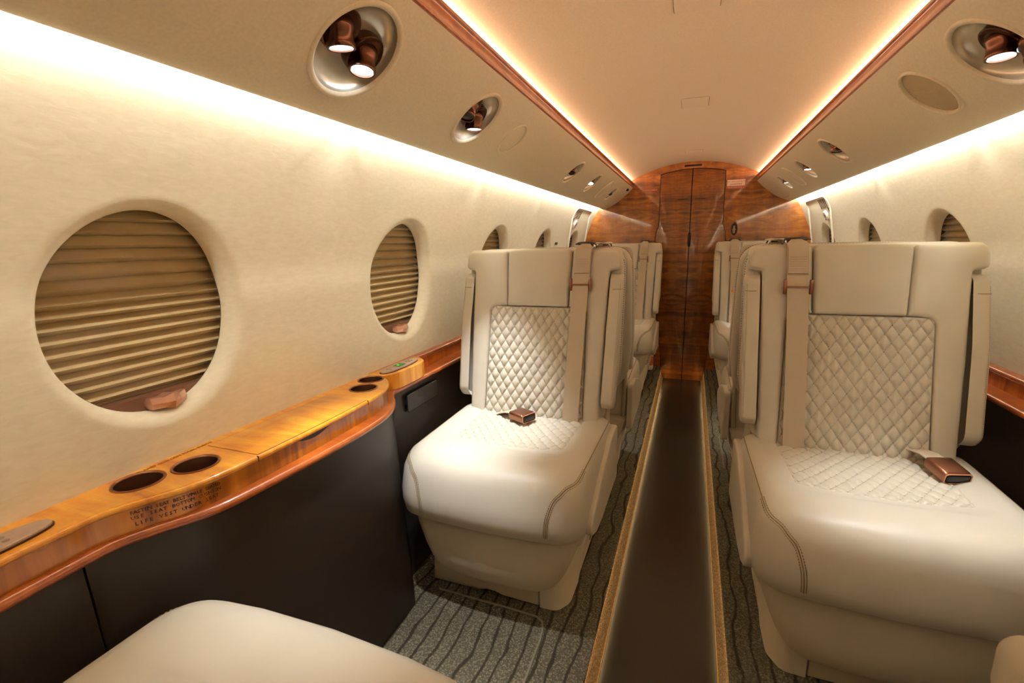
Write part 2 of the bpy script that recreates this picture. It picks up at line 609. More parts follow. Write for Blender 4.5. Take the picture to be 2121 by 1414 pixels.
def plain_cell(bm, S, y0, y1, v0, v1, nu=1, nv=14):
    rows = [[bm.verts.new(S(y0 + (y1 - y0) * i / nu, v0 + (v1 - v0) * j / nv, 0)) for i in range(nu + 1)] for j in range(nv + 1)]
    grid_faces(bm, rows)

WIN_Y = [-0.216, 0.487, 1.185, 1.878, 2.571, 3.262]
WIN_Z, WIN_A, WIN_B = 0.855, 0.1615, 0.180
LIP = [(0.003, 0.0006), (0.007, 0.0022), (0.012, 0.0055), (0.0165, 0.0105), (0.0205, 0.0175), (0.0230, 0.0255), (0.0242, 0.034)]

def wall(side, name):
    def S(y, z, d):
        x = wallx(z); s = (wallx(z + 0.002) - wallx(z - 0.002)) / 0.004
        n = Vector((1, 0, -s)).normalized()
        return (side * (x + n.x * d), y, z + n.z * d)
    bm = bmesh.new()
    half = 0.345
    edges = [YN] + [WIN_Y[0] - half]
    plain_cell(bm, S, YN, WIN_Y[0] - half, 0.60, 1.21, 2, 28)
    mids = [WIN_Y[0] - half] + [(a + c) / 2 for a, c in zip(WIN_Y, WIN_Y[1:])] + [WIN_Y[-1] + half]
    for i, wy in enumerate(WIN_Y):
        hole_cell(bm, S, mids[i], mids[i + 1], 0.60, 1.21, (wy, WIN_Z, WIN_A, WIN_B), LIP, 16, 28)
    plain_cell(bm, S, WIN_Y[-1] + half, YB, 0.60, 1.21, 1, 28)
    plain_cell(bm, S, YN, YB, 1.21, 1.30, 1, 4)
    plain_cell(bm, S, YN, YB, 0.0, 0.60, 1, 6)
    o = obj(name, bm, wall_m, angle=75)
    tag(o, kind='structure')
    sol = o.modifiers.new('thickness', 'SOLIDIFY'); sol.thickness = 0.004; sol.offset = 1 if False else 0
    o.modifiers.remove(sol)
    return S
SL = wall(-1, 'wall_left'); SR = wall(1, 'wall_right')

# ---- windows
def window(idx, side, wy, S):
    r = bpy.data.objects.new('window_%d' % idx, None); COL.objects.link(r)
    r.location = (side * 0.77, wy, WIN_Z); tag(r, kind='structure')
    off = Vector(r.location)
    def L(p): return Vector(p) - off
    a, b_ = WIN_A - 0.010, WIN_B - 0.007
    # pleated blind: zigzag sheet 25-36 mm behind the wall face
    bm = bmesh.new()
    z0, z1 = WIN_Z - b_ * 0.79, WIN_Z + b_ + 0.004
    n = 17
    rows = []
    for i in range(2 * n + 1):
        z = z0 + (z1 - z0) * i / (2 * n)
        d = 0.042 if i % 2 == 0 else 0.060
        rows.append([bm.verts.new(L(S(wy + yy, z, d))) for yy in (-a - 0.01, -0.05, 0.05, a + 0.01)])
    grid_faces(bm, rows)
    obj('pleated_shade', bm, shade_m, r, smooth=False)
    # dark cassette around and behind the blind
    bm = bmesh.new()
    rows = []
    for s_, d in ((0.90, 0.0335), (1.06, 0.040), (1.10, 0.085), (0.5, 0.09), (0.01, 0.09)):
        rows.append([bm.verts.new(L(S(wy + a * s_ * cos(t), WIN_Z + b_ * s_ * sin(t), d))) for t in [2 * pi * k / 48 for k in range(48)]])
    grid_faces(bm, rows, True)
    obj('window_surround', bm, plainc('shade_cassette', (96, 78, 56)), r)
    # bottom rail and pull handle of the blind
    bm = bmesh.new()
    for side_d in (0,):
        rings = []
        for yy in [(-a * 0.66) + (2 * a * 0.66) * k / 10 for k in range(11)]:
            rings.append([L(S(wy + yy, z, d)) for z, d in ((z0 - 0.017, 0.034), (z0 + 0.006, 0.034), (z0 + 0.008, 0.05), (z0 - 0.02, 0.05))])
        loft(rings, bm=bm)
    obj('shade_rail', bm, plainc('rail_rose', (132, 92, 72), 0.4), r)
    bm = bmesh.new()
    hz = z0 - 0.007
    prof = [(-0.040, 0.003, 0.030), (-0.036, 0.010, 0.018), (-0.016, 0.009, 0.007), (0.0, 0.013, 0.003), (0.016, 0.009, 0.007), (0.036, 0.010, 0.018), (0.040, 0.003, 0.030)]
    rings = [[L(S(wy + 0.012 + u * 0.8, hz + sg * hh, d)) for sg, d in ((-1, dd + 0.004), (0, dd), (1, dd + 0.004), (0.9, 0.034), (-0.9, 0.034))] for u, hh, dd in prof]
    loft(rings, bm=bm)
    obj('shade_handle', bm, rose_m, r, smooth=False)
    # clear inner pane, slightly bowed
    bm = bmesh.new(); rows = []
    for s_ in (0.885, 0.6, 0.3, 0.02):
        rows.append([bm.verts.new(L(S(wy + a * s_ * cos(t), WIN_Z + b_ * s_ * sin(t), 0.030 - 0.0 * (1 - s_)))) for t in [2 * pi * k / 64 for k in range(64)]])
    grid_faces(bm, rows, True)
    obj('pane', bm, glass_m, r)
    return r
def plainc(name, col, rough=0.6):
    return MATS.get(name) or plain(name, col, rough)
k = 1
for side, S in ((-1, SL), (1, SR)):
    for wy in WIN_Y:
        window(k, side, wy, S); k += 1

# ---- ceiling vault
RC, ZC = 0.89, 1.487 - 0.89
bm = bmesh.new(); rows = []
xs = [-0.52 + 1.04 * i / 48 for i in range(49)]
rows = [[bm.verts.new((x, y, ZC + sqrt(RC * RC - x * x))) for x in xs] for y in (YN, 0, 1.2, 2.4, YB)]
grid_faces(bm, rows)
ceil = obj('ceiling', bm, ceiling_m); tag(ceil, kind='structure')
# hatches in the ceiling: thin raised-lip panels
for y0, y1 in ((1.12, 1.315), (2.06, 2.20), (3.21, 3.30)):
    pl = round_poly([(-0.046, y0), (0.054, y0), (0.054, y1), (-0.046, y1)], 0.008, 4)
    def fz(u, v_, d): return (u, v_, ZC + sqrt(RC * RC - u * u) + 0.0005 - d)
    bm = pad(pl, 0, 0.0022, 0.0008, fz, 2)
    h = obj('ceiling_hatch', bm, ceiling_m, ceil)
    bm = bmesh.new()
    op = ccw(pl); outp = offset_poly(op, -0.0012)
    a_ = [bm.verts.new(fz(u, v_, 0.0008)) for u, v_ in op]; c_ = [bm.verts.new(fz(u, v_, 0.0008)) for u, v_ in outp]
    grid_faces(bm, [a_, c_], True)
    obj('hatch_gap', bm, plainc('hatch_gap', (92, 66, 44)), h)

# ---- valances (the sloping soffits that carry the lamps)
VT = [(0.0, (0.405, 1.337)), (0.012, (0.411, 1.3285)), (0.055, (0.440, 1.298)), (0.105, (0.477, 1.267)), (0.170, (0.529, 1.228)), (0.222, (0.575, 1.205)), (0.252, (0.604, 1.1945)), (0.268, (0.620, 1.1925)), (0.276, (0.628, 1.195)), (0.280, (0.631, 1.200)), (0.285, (0.630, 1.2075))]
TX = [(s, p[0]) for s, p in VT]; TZ = [(s, p[1]) for s, p in VT]
def VS(side):
    def S(y, s, d):
        x, z = smooth_interp(TX, s), smooth_interp(TZ, s)
        dx = smooth_interp(TX, min(s + 0.003, 0.285)) - smooth_interp(TX, max(0, s - 0.003)); dz = smooth_interp(TZ, min(s + 0.003, 0.285)) - smooth_interp(TZ, max(0, s - 0.003))
        n = Vector((-dz, dx)).normalized()      # pointing up/out, away from the cabin
        return (side * (x + n.x * d), y, z + n.y * d)
    return S
SV = 0.1195            # slope position of the lamp row
LAMPS = {-1: [(0.68, 0.082, 'dish'), (1.13, 0.074, 'dish'), (1.375, 0.052, 'disc'), (2.14, 0.062, 'dish'), (2.57, 0.062, 'dish'), (2.93, 0.066, 'disc'), (3.19, 0.055, 'dish')],
         1: [(1.12, 0.080, 'dish'), (1.36, 0.068, 'disc'), (2.10, 0.068, 'dish'), (2.565, 0.062, 'dish'), (2.85, 0.070, 'disc'), (3.10, 0.055, 'dish')]}
YE = 3.57              # valance end, rounded
VAL = {}
for side, nm in ((-1, 'valance_left'), (1, 'valance_right')):
    S = VS(side); bm = bmesh.new()
    spots = LAMPS[side]; y = YN
    for i, (ly, lr, kind) in enumerate(spots):
        nxt = spots[i + 1][0] if i + 1 < len(spots) else 99
        lo = ly - lr - 0.012; hi = ly + lr + 0.012
        if lo > y: plain_cell(bm, S, y, lo, 0.024, 0.214, 1, 60)
        else: lo = y
        hole_cell(bm, S, lo, hi, 0.024, 0.214, (ly, SV, lr, lr), [(0.0005, 0.002), (0.001, 0.02)], 14, 30)
        y = hi
    plain_cell(bm, S, y, YB, 0.024, 0.214, 1, 60)
    plain_cell(bm, S, YN, YB, 0.0, 0.024, 1, 8); plain_cell(bm, S, YN, YB, 0.214, 0.285, 1, 40)
    # back faces that close the box above
    rows = [[bm.verts.new((side * x, y_, z)) for x, z in ((0.630, 1.2075), (0.622, 1.235), (0.56, 1.30), (0.50, 1.325), (0.43, 1.345), (0.412, 1.350), (0.405, 1.337))] for y_ in (YN, YB)]
    grid_faces(bm, rows)
    o = obj(nm, bm, valance_m, angle=50); VAL[side] = o
    o.name = 'trim_1' if side < 0 else 'trim_2'
    tag(o, kind='structure')
    # wood rail along the inner edge, with rolled top and bottom
    prof = [(0.4065, 1.3335), (0.4035, 1.3345), (0.4020, 1.338), (0.4035, 1.342), (0.4055, 1.345), (0.4060, 1.352), (0.4058, 1.360), (0.4040, 1.3635), (0.4015, 1.3660), (0.4010, 1.3690), (0.4025, 1.3720), (0.4050, 1.3732), (0.4080, 1.3722), (0.4095, 1.3690), (0.4095, 1.350), (0.4095, 1.335)]
    rings = [[(side * x, y_, z) for x, z in prof] for y_ in (YN, YB - 0.0)]
    bm = loft(rings)
    o2 = obj('trim_3' if side < 0 else 'trim_4', bm, rail_wood, angle=60); tag(o2, kind='structure')
    # LED strips: real emitters hidden behind the rail and behind the valance tip
    bm = bmesh.new()
    n = 1
    vsx = [(0.4190, 1.3725), (0.4200, 1.3795)]
    rows = [[bm.verts.new((side * x, y_, z)) for x, z in vsx] for y_ in (YN + 0.05, YB - 0.012)]
    grid_faces(bm, rows)
    obj('cove_light_strip', bm, cove_e, o2, smooth=False)
    bm = bmesh.new()
    add_box(bm, (side * 0.4205, YN + 0.05, 1.352), (side * 0.426, YB - 0.012, 1.3770))
    obj('light_channel', bm, white_m, o2, smooth=False)
    bm = bmesh.new()
    vsx = [(0.6335, 1.2035), (0.6335, 1.2120)]
    rows = [[bm.verts.new((side * x, y_, z)) for x, z in vsx] for y_ in (YN + 0.05, YB - 0.012)]
    grid_faces(bm, rows)
    obj('wall_wash_strip', bm, wash_e, o, smooth=False)

# ---- reading lamps and speaker covers on the valances
def frame_at(side, y):
    S = VS(side)
    o = Vector(S(y, SV, 0)); up = (Vector(S(y, SV, 0.01)) - o).normalized()     # away from the cabin
    e1 = Vector((0, 1, 0)); e2 = (Vector(S(y, SV + 0.01, 0)) - Vector(S(y, SV - 0.01, 0))).normalized()
    return o, e1, e2, up
def basis(o, x, y, z):
    return Matrix(((x.x, y.x, z.x, o.x), (x.y, y.y, z.y, o.y), (x.z, y.z, z.z, o.z), (0, 0, 0, 1)))

SPOTS = []
def lamp_dish(side, y, r, heads, label):
    o, e1, e2, up = frame_at(side, y)
    root = thing('reading_light', label, 'ceiling light', o, 'reading lights on the valances')
    B = basis(Vector((0, 0, 0)), e1, e2, up)
    bm = bmesh.new()
    prof = [(r + 0.004, 0.003), (r + 0.0035, -0.0012), (r, -0.0022), (r - 0.004, -0.0012), (r - 0.0065, 0.003)]
    lathe(bm, prof, 64, B); obj('trim_ring', bm, valance_m, root, angle=80)
    bm = bmesh.new(); prof = []
    R0 = r - 0.006; D = 0.030
    for k in range(11):
        t = pi / 2 * k / 10
        prof.append((max(0.0005, R0 * cos(t) ** 0.8), 0.0025 + D * sin(t)))
    lathe(bm, prof, 64, B); obj('bowl', bm, bowl_m, root, angle=80)
    for (hy, hs, on, tilt) in heads:
        base = Vector((hy, hs, 0.024))
        p0 = B @ base
        down = (Vector((0, tilt[1], -1)) + Vector((tilt[0] * side, 0, 0))).normalized()
        sx = down.cross(e1).normalized(); sy = down.cross(sx)
        HB = basis(p0, sx, sy, down)
        K = 1.45 if r > 0.07 else 1.3
        HB = HB @ Matrix.Diagonal((K, K, K * 0.85, 1))
        bm = bmesh.new()
        FB = basis(B @ Vector((hy, hs, 0.019)), e1, e2, -up) @ Matrix.Scale(K, 4)
        lathe(bm, [(0.0245, -0.012), (0.0245, 0.002), (0.0225, 0.0035), (0.014, 0.002), (0.0135, -0.01)], 32, FB)
        flange = obj('lamp_flange', bm, bronze, root, angle=50)
        bm = bmesh.new()
        lathe(bm, [(0.0001, -0.014), (0.011, -0.013), (0.0165, -0.004), (0.0168, 0.004), (0.0145, 0.010), (0.0143, 0.020), (0.0152, 0.0205), (0.0152, 0.0245), (0.0148, 0.026), (0.0126, 0.026), (0.0122, 0.0215), (0.0001, 0.0212)], 32, HB)
        head = obj('lamp_head', bm, bronze, root, angle=50)
        bm = bmesh.new()
        lathe(bm, [(0.0120, 0.0235), (0.0105, 0.0245), (0.0001, 0.0250)], 24, HB)
        obj('lens', bm, lens_e if on else black_m, head)
        if on:
            SPOTS.append((o + p0 + down * 0.026 * K, down, on))
    return root

# each head: (y offset, slope offset, brightness or 0, (tilt x outward, tilt y))
lamp_dish(-1, 0.68, 0.082, [(-0.038, -0.014, 1.3, (0.0, 0.12)), (0.036, 0.004, 0.8, (-0.04, -0.22))], 'largest two-headed reading light at the front of the left soffit, both heads lit')
lamp_dish(-1, 1.13, 0.074, [(-0.036, -0.012, 0, (0.1, -0.5)), (0.020, 0.006, 1.5, (0.02, 0.02))], 'second reading light dish on the left soffit, beside the plain round cover, one head lit')
lamp_dish(-1, 2.14, 0.062, [(0.0, -0.012, 0, (0.1, -0.5))], 'third reading light dish on the left soffit, unlit head')
lamp_dish(-1, 2.57, 0.062, [(0.0, -0.008, 1.0, (0.0, -0.45))], 'fourth reading light dish on the left soffit, lit head')
lamp_dish(-1, 3.19, 0.055, [(0.0, -0.008, 0, (0.1, -0.4))], 'last reading light dish on the left soffit, nearest the wood bulkhead')
lamp_dish(1, 1.12, 0.080, [(0.0, -0.006, 0.8, (-0.02, -0.12)), (-0.042, 0.026, 0, (0.2, -0.4))], 'largest reading light on the right soffit, cut by the frame, one head lit')
lamp_dish(1, 2.10, 0.068, [(0.0, -0.012, 0, (0.0, -0.1))], 'unlit reading light dish on the right soffit, behind the large round speaker cover')
lamp_dish(1, 2.565, 0.062, [(0.0, -0.010, 1.0, (0.0, -0.1))], 'lit reading light dish on the right soffit, middle of the rear three')
lamp_dish(1, 3.10, 0.055, [(0.0, -0.008, 1.0, (0.0, 0.0))], 'smallest lit reading light on the right soffit, nearest the wood bulkhead')

def cover(side, y, r, label, proud=0.0015, recess=False):
    o, e1, e2, up = frame_at(side, y)
    B = basis(Vector((0, 0, 0)), e1, e2, up)
    root = thing('speaker_cover', label, 'speaker cover', o, 'round speaker covers on the valances')
    bm = bmesh.new()
    lathe(bm, [(r + 0.0035, 0.004), (r + 0.003, -0.0012), (r + 0.001, -0.0034), (r - 0.0015, -0.0034), (r - 0.003, -0.001), (r - 0.0035, 0.004)], 64, B)
    obj('trim_ring', bm, valance_m, root, angle=80)
    bm = bmesh.new()
    h = 0.003 if recess else -0.0004
    lathe(bm, [(r - 0.0035, 0.006), (r - 0.0036, h + 0.001), (r - 0.006, h), (0.0005, h - 0.0005)], 64, B)
    obj('grille', bm, plainc('speaker_cloth', (186, 168, 132), 0.8) if recess else valance_m, root, angle=80)
cover(-1, 1.375, 0.052, 'plain round cover on the left soffit between the large dishes and the small ones')
cover(-1, 2.93, 0.066, 'round speaker cover on the left soffit, near the wood bulkhead')
cover(1, 1.36, 0.068, 'large recessed round speaker cover on the right soffit', recess=True)
cover(1, 2.85, 0.070, 'round speaker cover on the right soffit, near the wood bulkhead')

for p, d, e in SPOTS:
    ld = bpy.data.lights.new('reading_beam', 'SPOT'); ld.energy = SPOT_POWER * e; ld.color = (0.86, 0.94, 1.0)
    ld.spot_size = radians(44); ld.spot_blend = 0.9; ld.shadow_soft_size = 0.009
    lo = bpy.data.objects.new('reading_beam', ld); COL.objects.link(lo)
    lo.location = p; lo.rotation_euler = Vector(d).to_track_quat('-Z', 'Y').to_euler()

# ---- far bulkhead (wood), with the double door
bulk = bpy.data.objects.new('wall_far', None); COL.objects.link(bulk); bulk.location = (0, YB, 0); tag(bulk, kind='structure')
def side_outline(sg):
    pl = []
    pl += [(0.780, 0.0), (0.776, 0.6), (0.775, 0.80)]
    for i in range(1, 12):
        z = 0.80 + (1.30 - 0.80) * i / 11; pl.append((wallx(z) + 0.004, z))
    for i in range(0, 26):
        x = 0.52 * (1 - i / 25); pl.append((x, ZC + sqrt(RC * RC - x * x) + 0.003))
    return [(sg * x, z) for x, z in pl]
DT = 1.414
def door_edge(sg):
    """edge of the door opening: it swells below the emblem height"""
    return [(sg * 0.214, DT), (sg * 0.2155, 1.166), (sg * 0.217, 1.06), (sg * 0.226, 1.03), (sg * 0.236, 1.0), (sg * 0.240, 0.93), (sg * 0.240, 0.75), (sg * 0.232, 0.60), (sg * 0.205, 0.40), (sg * 0.178, 0.20), (sg * 0.160, 0.05), (sg * 0.158, -0.093)]
def doortop(x): return DT + 0.028 * (1 - (x / 0.214) ** 2)
for sg in (-1, 1):
    pl = side_outline(sg)
    e = door_edge(sg)
    tops = [(sg * 0.214 * k / 8, doortop(0.214 * k / 8)) for k in range(0, 8)]
    ring = pl + tops + e[:-1] + [(sg * 0.158, -0.10), (sg * 0.78, -0.10)]
    bm = bmesh.new()
    vs_ = [bm.verts.new((x, 0, z)) for x, z in ring]
    f = bm.faces.new(vs_)
    r = bmesh.ops.extrude_face_region(bm, geom=[f])
    for g in r['geom']:
        if isinstance(g, bmesh.types.BMVert): g.co.y += 0.03
    bmesh.ops.triangulate(bm, faces=[f for f in bm.faces if len(f.verts) > 4])
    obj('bulkhead_panel', bm, bulk_wood, bulk, smooth=False)
door = bpy.data.objects.new('door_1', None); COL.objects.link(door); door.location = (0, YB, 0); tag(door, kind='structure')
bm = bmesh.new(); add_box(bm, (-0.26, 0.022, -0.1), (0.26, 0.04, 1.46)); obj('door_reveal', bm, dark_gap, door, smooth=False)
for sg in (-1, 1):
    g = 0.0022
    e = [(x - sg * 0.003, z) for x, z in door_edge(sg)]
    tops = [(sg * (g + (0.211 - g) * k / 8), doortop(g + (0.211 - g) * k / 8) - 0.004) for k in range(0, 9)]
    pl = tops + e[1:] + [(sg * g, -0.093)]
    pl = ccw(pl)
    def fd(u, v_, d): return (u, 0.018 - d, v_)
    bm = pad(pl, 0.0, 0.014, 0.0015, fd, 2)
    leaf = obj('door_leaf', bm, door_wood, door)
    bm = bmesh.new()
    cx_ = sg * 0.058
    add_box(bm, (cx_ - 0.034, 0.0035, 1.232), (cx_ + 0.034, 0.006, 1.2385), 0.001)
    obj('vent_slot', bm, plainc('vent_slot', (58, 30, 14)), leaf, smooth=False)
    # small red warning tags on each leaf
    bm = bmesh.new(); px = sg * 0.0 + (-0.056 if sg < 0 else 0.076)
    for lo, hi in (((px - 0.028, 0.0026, 0.9975), (px + 0.028, 0.0036, 0.9985)), ((px - 0.028, 0.0026, 1.0095), (px + 0.028, 0.0036, 1.0105)), ((px - 0.028, 0.0026, 0.9975), (px - 0.027, 0.0036, 1.0105)), ((px + 0.027, 0.0026, 0.9975), (px + 0.028, 0.0036, 1.0105))):
        add_box(bm, lo, hi)
    obj('tag_border', bm, red_m, leaf, smooth=False)
    text_obj('tag_text', 'TOILET', 0.0125, red_m, leaf, (px, 0.0032, 1.004), (1, 0, 0), (0, 0, 1))
# lever handle at the meeting edges
bm = bmesh.new()
lathe(bm, [(0.0005, 0.0), (0.010, 0.001), (0.012, 0.004), (0.010, 0.009), (0.004, 0.012), (0.0005, 0.0125)], 24, Matrix.Translation((0.0, 0.004, 0.955)) @ Matrix.Rotation(pi / 2, 4, 'X') @ Matrix.Diagonal((0.9, 4.6, 1, 1)))
obj('door_handle', bm, dark_metal, door)
# oval flush lock on the bulkhead, right of the door
lock = thing('oval_lock_plate', 'small oval bronze lock plate on the wood bulkhead right of the door', 'lock', (0.288, YB, 1.017))
T = Matrix.Rotation(pi / 2, 4, 'X')
bm = bmesh.new(); lathe(bm, [(0.024, -0.001), (0.0245, 0.003), (0.0225, 0.0055), (0.0195, 0.003), (0.019, 0.0)], 40, T @ Matrix.Diagonal((1, 2.15, 1, 1))); obj('rim', bm, copper, lock)
bm = bmesh.new(); lathe(bm, [(0.0195, 0.002), (0.012, 0.0012), (0.0005, 0.001)], 40, T @ Matrix.Diagonal((1, 2.15, 1, 1))); obj('recess', bm, black_m, lock)
bm = bmesh.new(); add_box(bm, (-0.007, -0.008, -0.026), (0.007, -0.001, 0.026), 0.003, 3); add_box(bm, (-0.012, -0.009, -0.004), (0.012, -0.002, 0.004), 0.0015); obj('pull', bm, plainc('pull_brass', (170, 140, 100), 0.3), lock)
# air slot above the door
bm = bmesh.new()
add_box(bm, (-0.057, -0.003, 1.4535), (0.057, 0.004, 1.4665), 0.003, 3)
s_ = obj('air_slot', bm, black_m, bulk)
# placards
def placard(root, x0, x1, z0, z1, mat, texts, tmat, name='placard', border=None):
    bm = bmesh.new(); add_box(bm, (x0, -0.0014, z0), (x1, 0.0, z1)); p = obj(name, bm, mat, root, smooth=False)
    for s, sz, cx2, cz in texts:
        text_obj('placard_text', s, sz, tmat, p, (cx2, -0.0018, cz), (1, 0, 0), (0, 0, 1))
    return p
placard(bulk, 0.224, 0.336, 1.306, 1.347, pink_m, [('NO SMOKING IN', 0.0150, 0.280, 1.3355), ('LAVATORY', 0.0150, 0.280, 1.3175)], red_m)
placard(bulk, 0.226, 0.334, 1.290, 1.3035, plainc('faded_red_placard', (196, 92, 70)), [('FIRE EXTINGUISHER', 0.0105, 0.274, 1.2965), ('I', 0.015, 0.328, 1.2970)], pink_m)
placard(bulk, -0.340, -0.234, 1.3035, 1.3165, plainc('faded_red_placard', (196, 92, 70)), [('FIRE EXTINGUISHER', 0.0100, -0.293, 1.310), ('I', 0.0140, -0.241, 1.310)], pink_m)

# closing wall behind the camera
bm = bmesh.new()
pl = [(0.78, -0.10), (0.776, 0.6)] + [(wallx(0.8 + 0.5 * i / 8), 0.8 + 0.5 * i / 8) for i in range(9)]
pl += [(0.52 - 1.04 * i / 20, ZC + sqrt(RC * RC - (0.52 - 1.04 * i / 20) ** 2)) for i in range(21)]
pl += [(-wallx(1.3 - 0.5 * i / 8), 1.3 - 0.5 * i / 8) for i in range(9)] + [(-0.776, 0.6), (-0.78, -0.10)]
bm.faces.new([bm.verts.new((x, YN, z)) for x, z in pl])
o = obj('wall_near', bm, bulk_wood, smooth=False); tag(o, kind='structure')

# ---- floor: raised carpeted sides, dropped aisle
DROP = 0.093
floor_root = bpy.data.objects.new('floor', None); COL.objects.link(floor_root); tag(floor_root, kind='structure')
bm = bmesh.new()
rows = [[bm.verts.new((x, y, -DROP)) for x in (-0.139, 0.0, 0.139)] for y in (YN, 0.6, 1.8, YB)]
grid_faces(bm, rows); obj('aisle_floor', bm, aisle_m, floor_root, smooth=False)
for sg in (-1, 1):
    bm = bmesh.new()
    prof = [(0.78, 0.0), (0.60, 0.0), (0.45, 0.0), (0.30, 0.0), (0.164, 0.0), (0.1535, -0.0008), (0.1505, -0.0030), (0.1505, -0.0060), (0.1560, -0.0062)]
    rows = [[bm.verts.new((sg * x, y, z)) for x, z in prof] for y in (YN, 0, 1, 2, 3, YB)]
    grid_faces(bm, rows); obj('side_carpet', bm, carpet_m, floor_root, angle=60)
    bm = bmesh.new()
    prof = [(0.1565, -0.006), (0.1550, -0.016), (0.1385, -DROP + 0.003), (0.1380, -DROP)]
    rows = [[bm.verts.new((sg * x, y, z)) for x, z in prof] for y in (YN, 0, 1, 2, 3, YB)]
    grid_faces(bm, rows); obj('aisle_edge_carpet', bm, carpet_tan, floor_root, angle=60)
    bm = bmesh.new()
    rows = [[bm.verts.new((sg * x, y, z)) for x, z in ((0.1525, -0.0075), (0.1550, -0.0105))] for y in (YN + 0.02, YB - 0.03)]
    grid_faces(bm, rows)
    obj('aisle_light_strip', bm, aisle_e, floor_root, smooth=False)
    bm = bmesh.new(); add_box(bm, (sg * 0.1362, YN + 0.02, -DROP + 0.0003), (sg * 0.1382, YB - 0.004, -DROP + 0.0040), 0.001, 1)
    obj('edge_trim', bm, plainc('gold_trim', (206, 176, 120), 0.35), floor_root, smooth=False)
# corded edge of the removable floor panel in front of the left seat
pts = [(-0.276, 0.42 + 0.05 * k, 0.001) for k in range(11)] + [(-0.279, 0.955, 0.001), (-0.287, 0.980, 0.001), (-0.305, 0.992, 0.001), (-0.36, 0.995, 0.001), (-0.60, 0.998, 0.001)]
bm = bmesh.new(); add_tube(bm, pts, 0.0032, 8); obj('corded_seam', bm, plainc('cord_taupe', (122, 113, 94), 0.9), floor_root)
pts = [(sx, sy, 0.001) for sx, sy in ((0.20, 2.02), (0.20, 2.20), (0.195, 2.35), (0.205, 2.40), (0.24, 2.41))]
bm = bmesh.new(); add_tube(bm, pts, 0.003, 8); obj('corded_seam', bm, plainc('cord_taupe', (122, 113, 94), 0.9), floor_root)

# ================================================================== SIDE LEDGES
EDGE = [(-1.3, 0.688), (0.0, 0.688), (0.22, 0.688), (0.28, 0.692), (0.325, 0.692), (0.36, 0.678), (0.41, 0.652), (0.47, 0.640), (0.63, 0.6345), (0.80, 0.6385), (0.87, 0.646), (0.915, 0.660), (0.950, 0.682), (0.975, 0.705), (0.988, 0.728)]
RAIL = [(-1.3, 0.680), (0.20, 0.680), (0.28, 0.684), (0.33, 0.684), (0.37, 0.668), (0.43, 0.636), (0.50, 0.624), (0.66, 0.6125), (0.78, 0.612), (0.86, 0.622), (0.91, 0.640), (0.95, 0.665), (0.98, 0.690), (1.01, 0.706), (1.08, 0.708), (3.65, 0.708)]
CUPS = [(0.735, 0.398, 0.0315), (0.7065, 0.466, 0.0315), (0.7075, 0.886, 0.0315), (0.737, 0.953, 0.0305)]
def samples(tab, y0, y1, step):
    ys = [y0]
    y = y0
    while y < y1 - step * 0.6:
        y += step; ys.append(y)
    ys[-1] = y1
    return ys

def slab_with_holes(outline, holes, z, fn):
    """flat top face with circular holes, filled by scanfill"""
    bm = bmesh.new(); es = []
    def loop(pts):
        vs2 = [bm.verts.new(fn(u, v_)) for u, v_ in pts]
        for i in range(len(vs2)): es.append(bm.edges.new((vs2[i], vs2[(i + 1) % len(vs2)])))
    loop(outline)
    for (cx2, cy2, r) in holes:
        loop([(cx2 + r * cos(2 * pi * k / 40), cy2 + r * sin(2 * pi * k / 40)) for k in range(40)])
    bmesh.ops.triangle_fill(bm, edges=es, use_beauty=True, use_dissolve=False)
    return bm

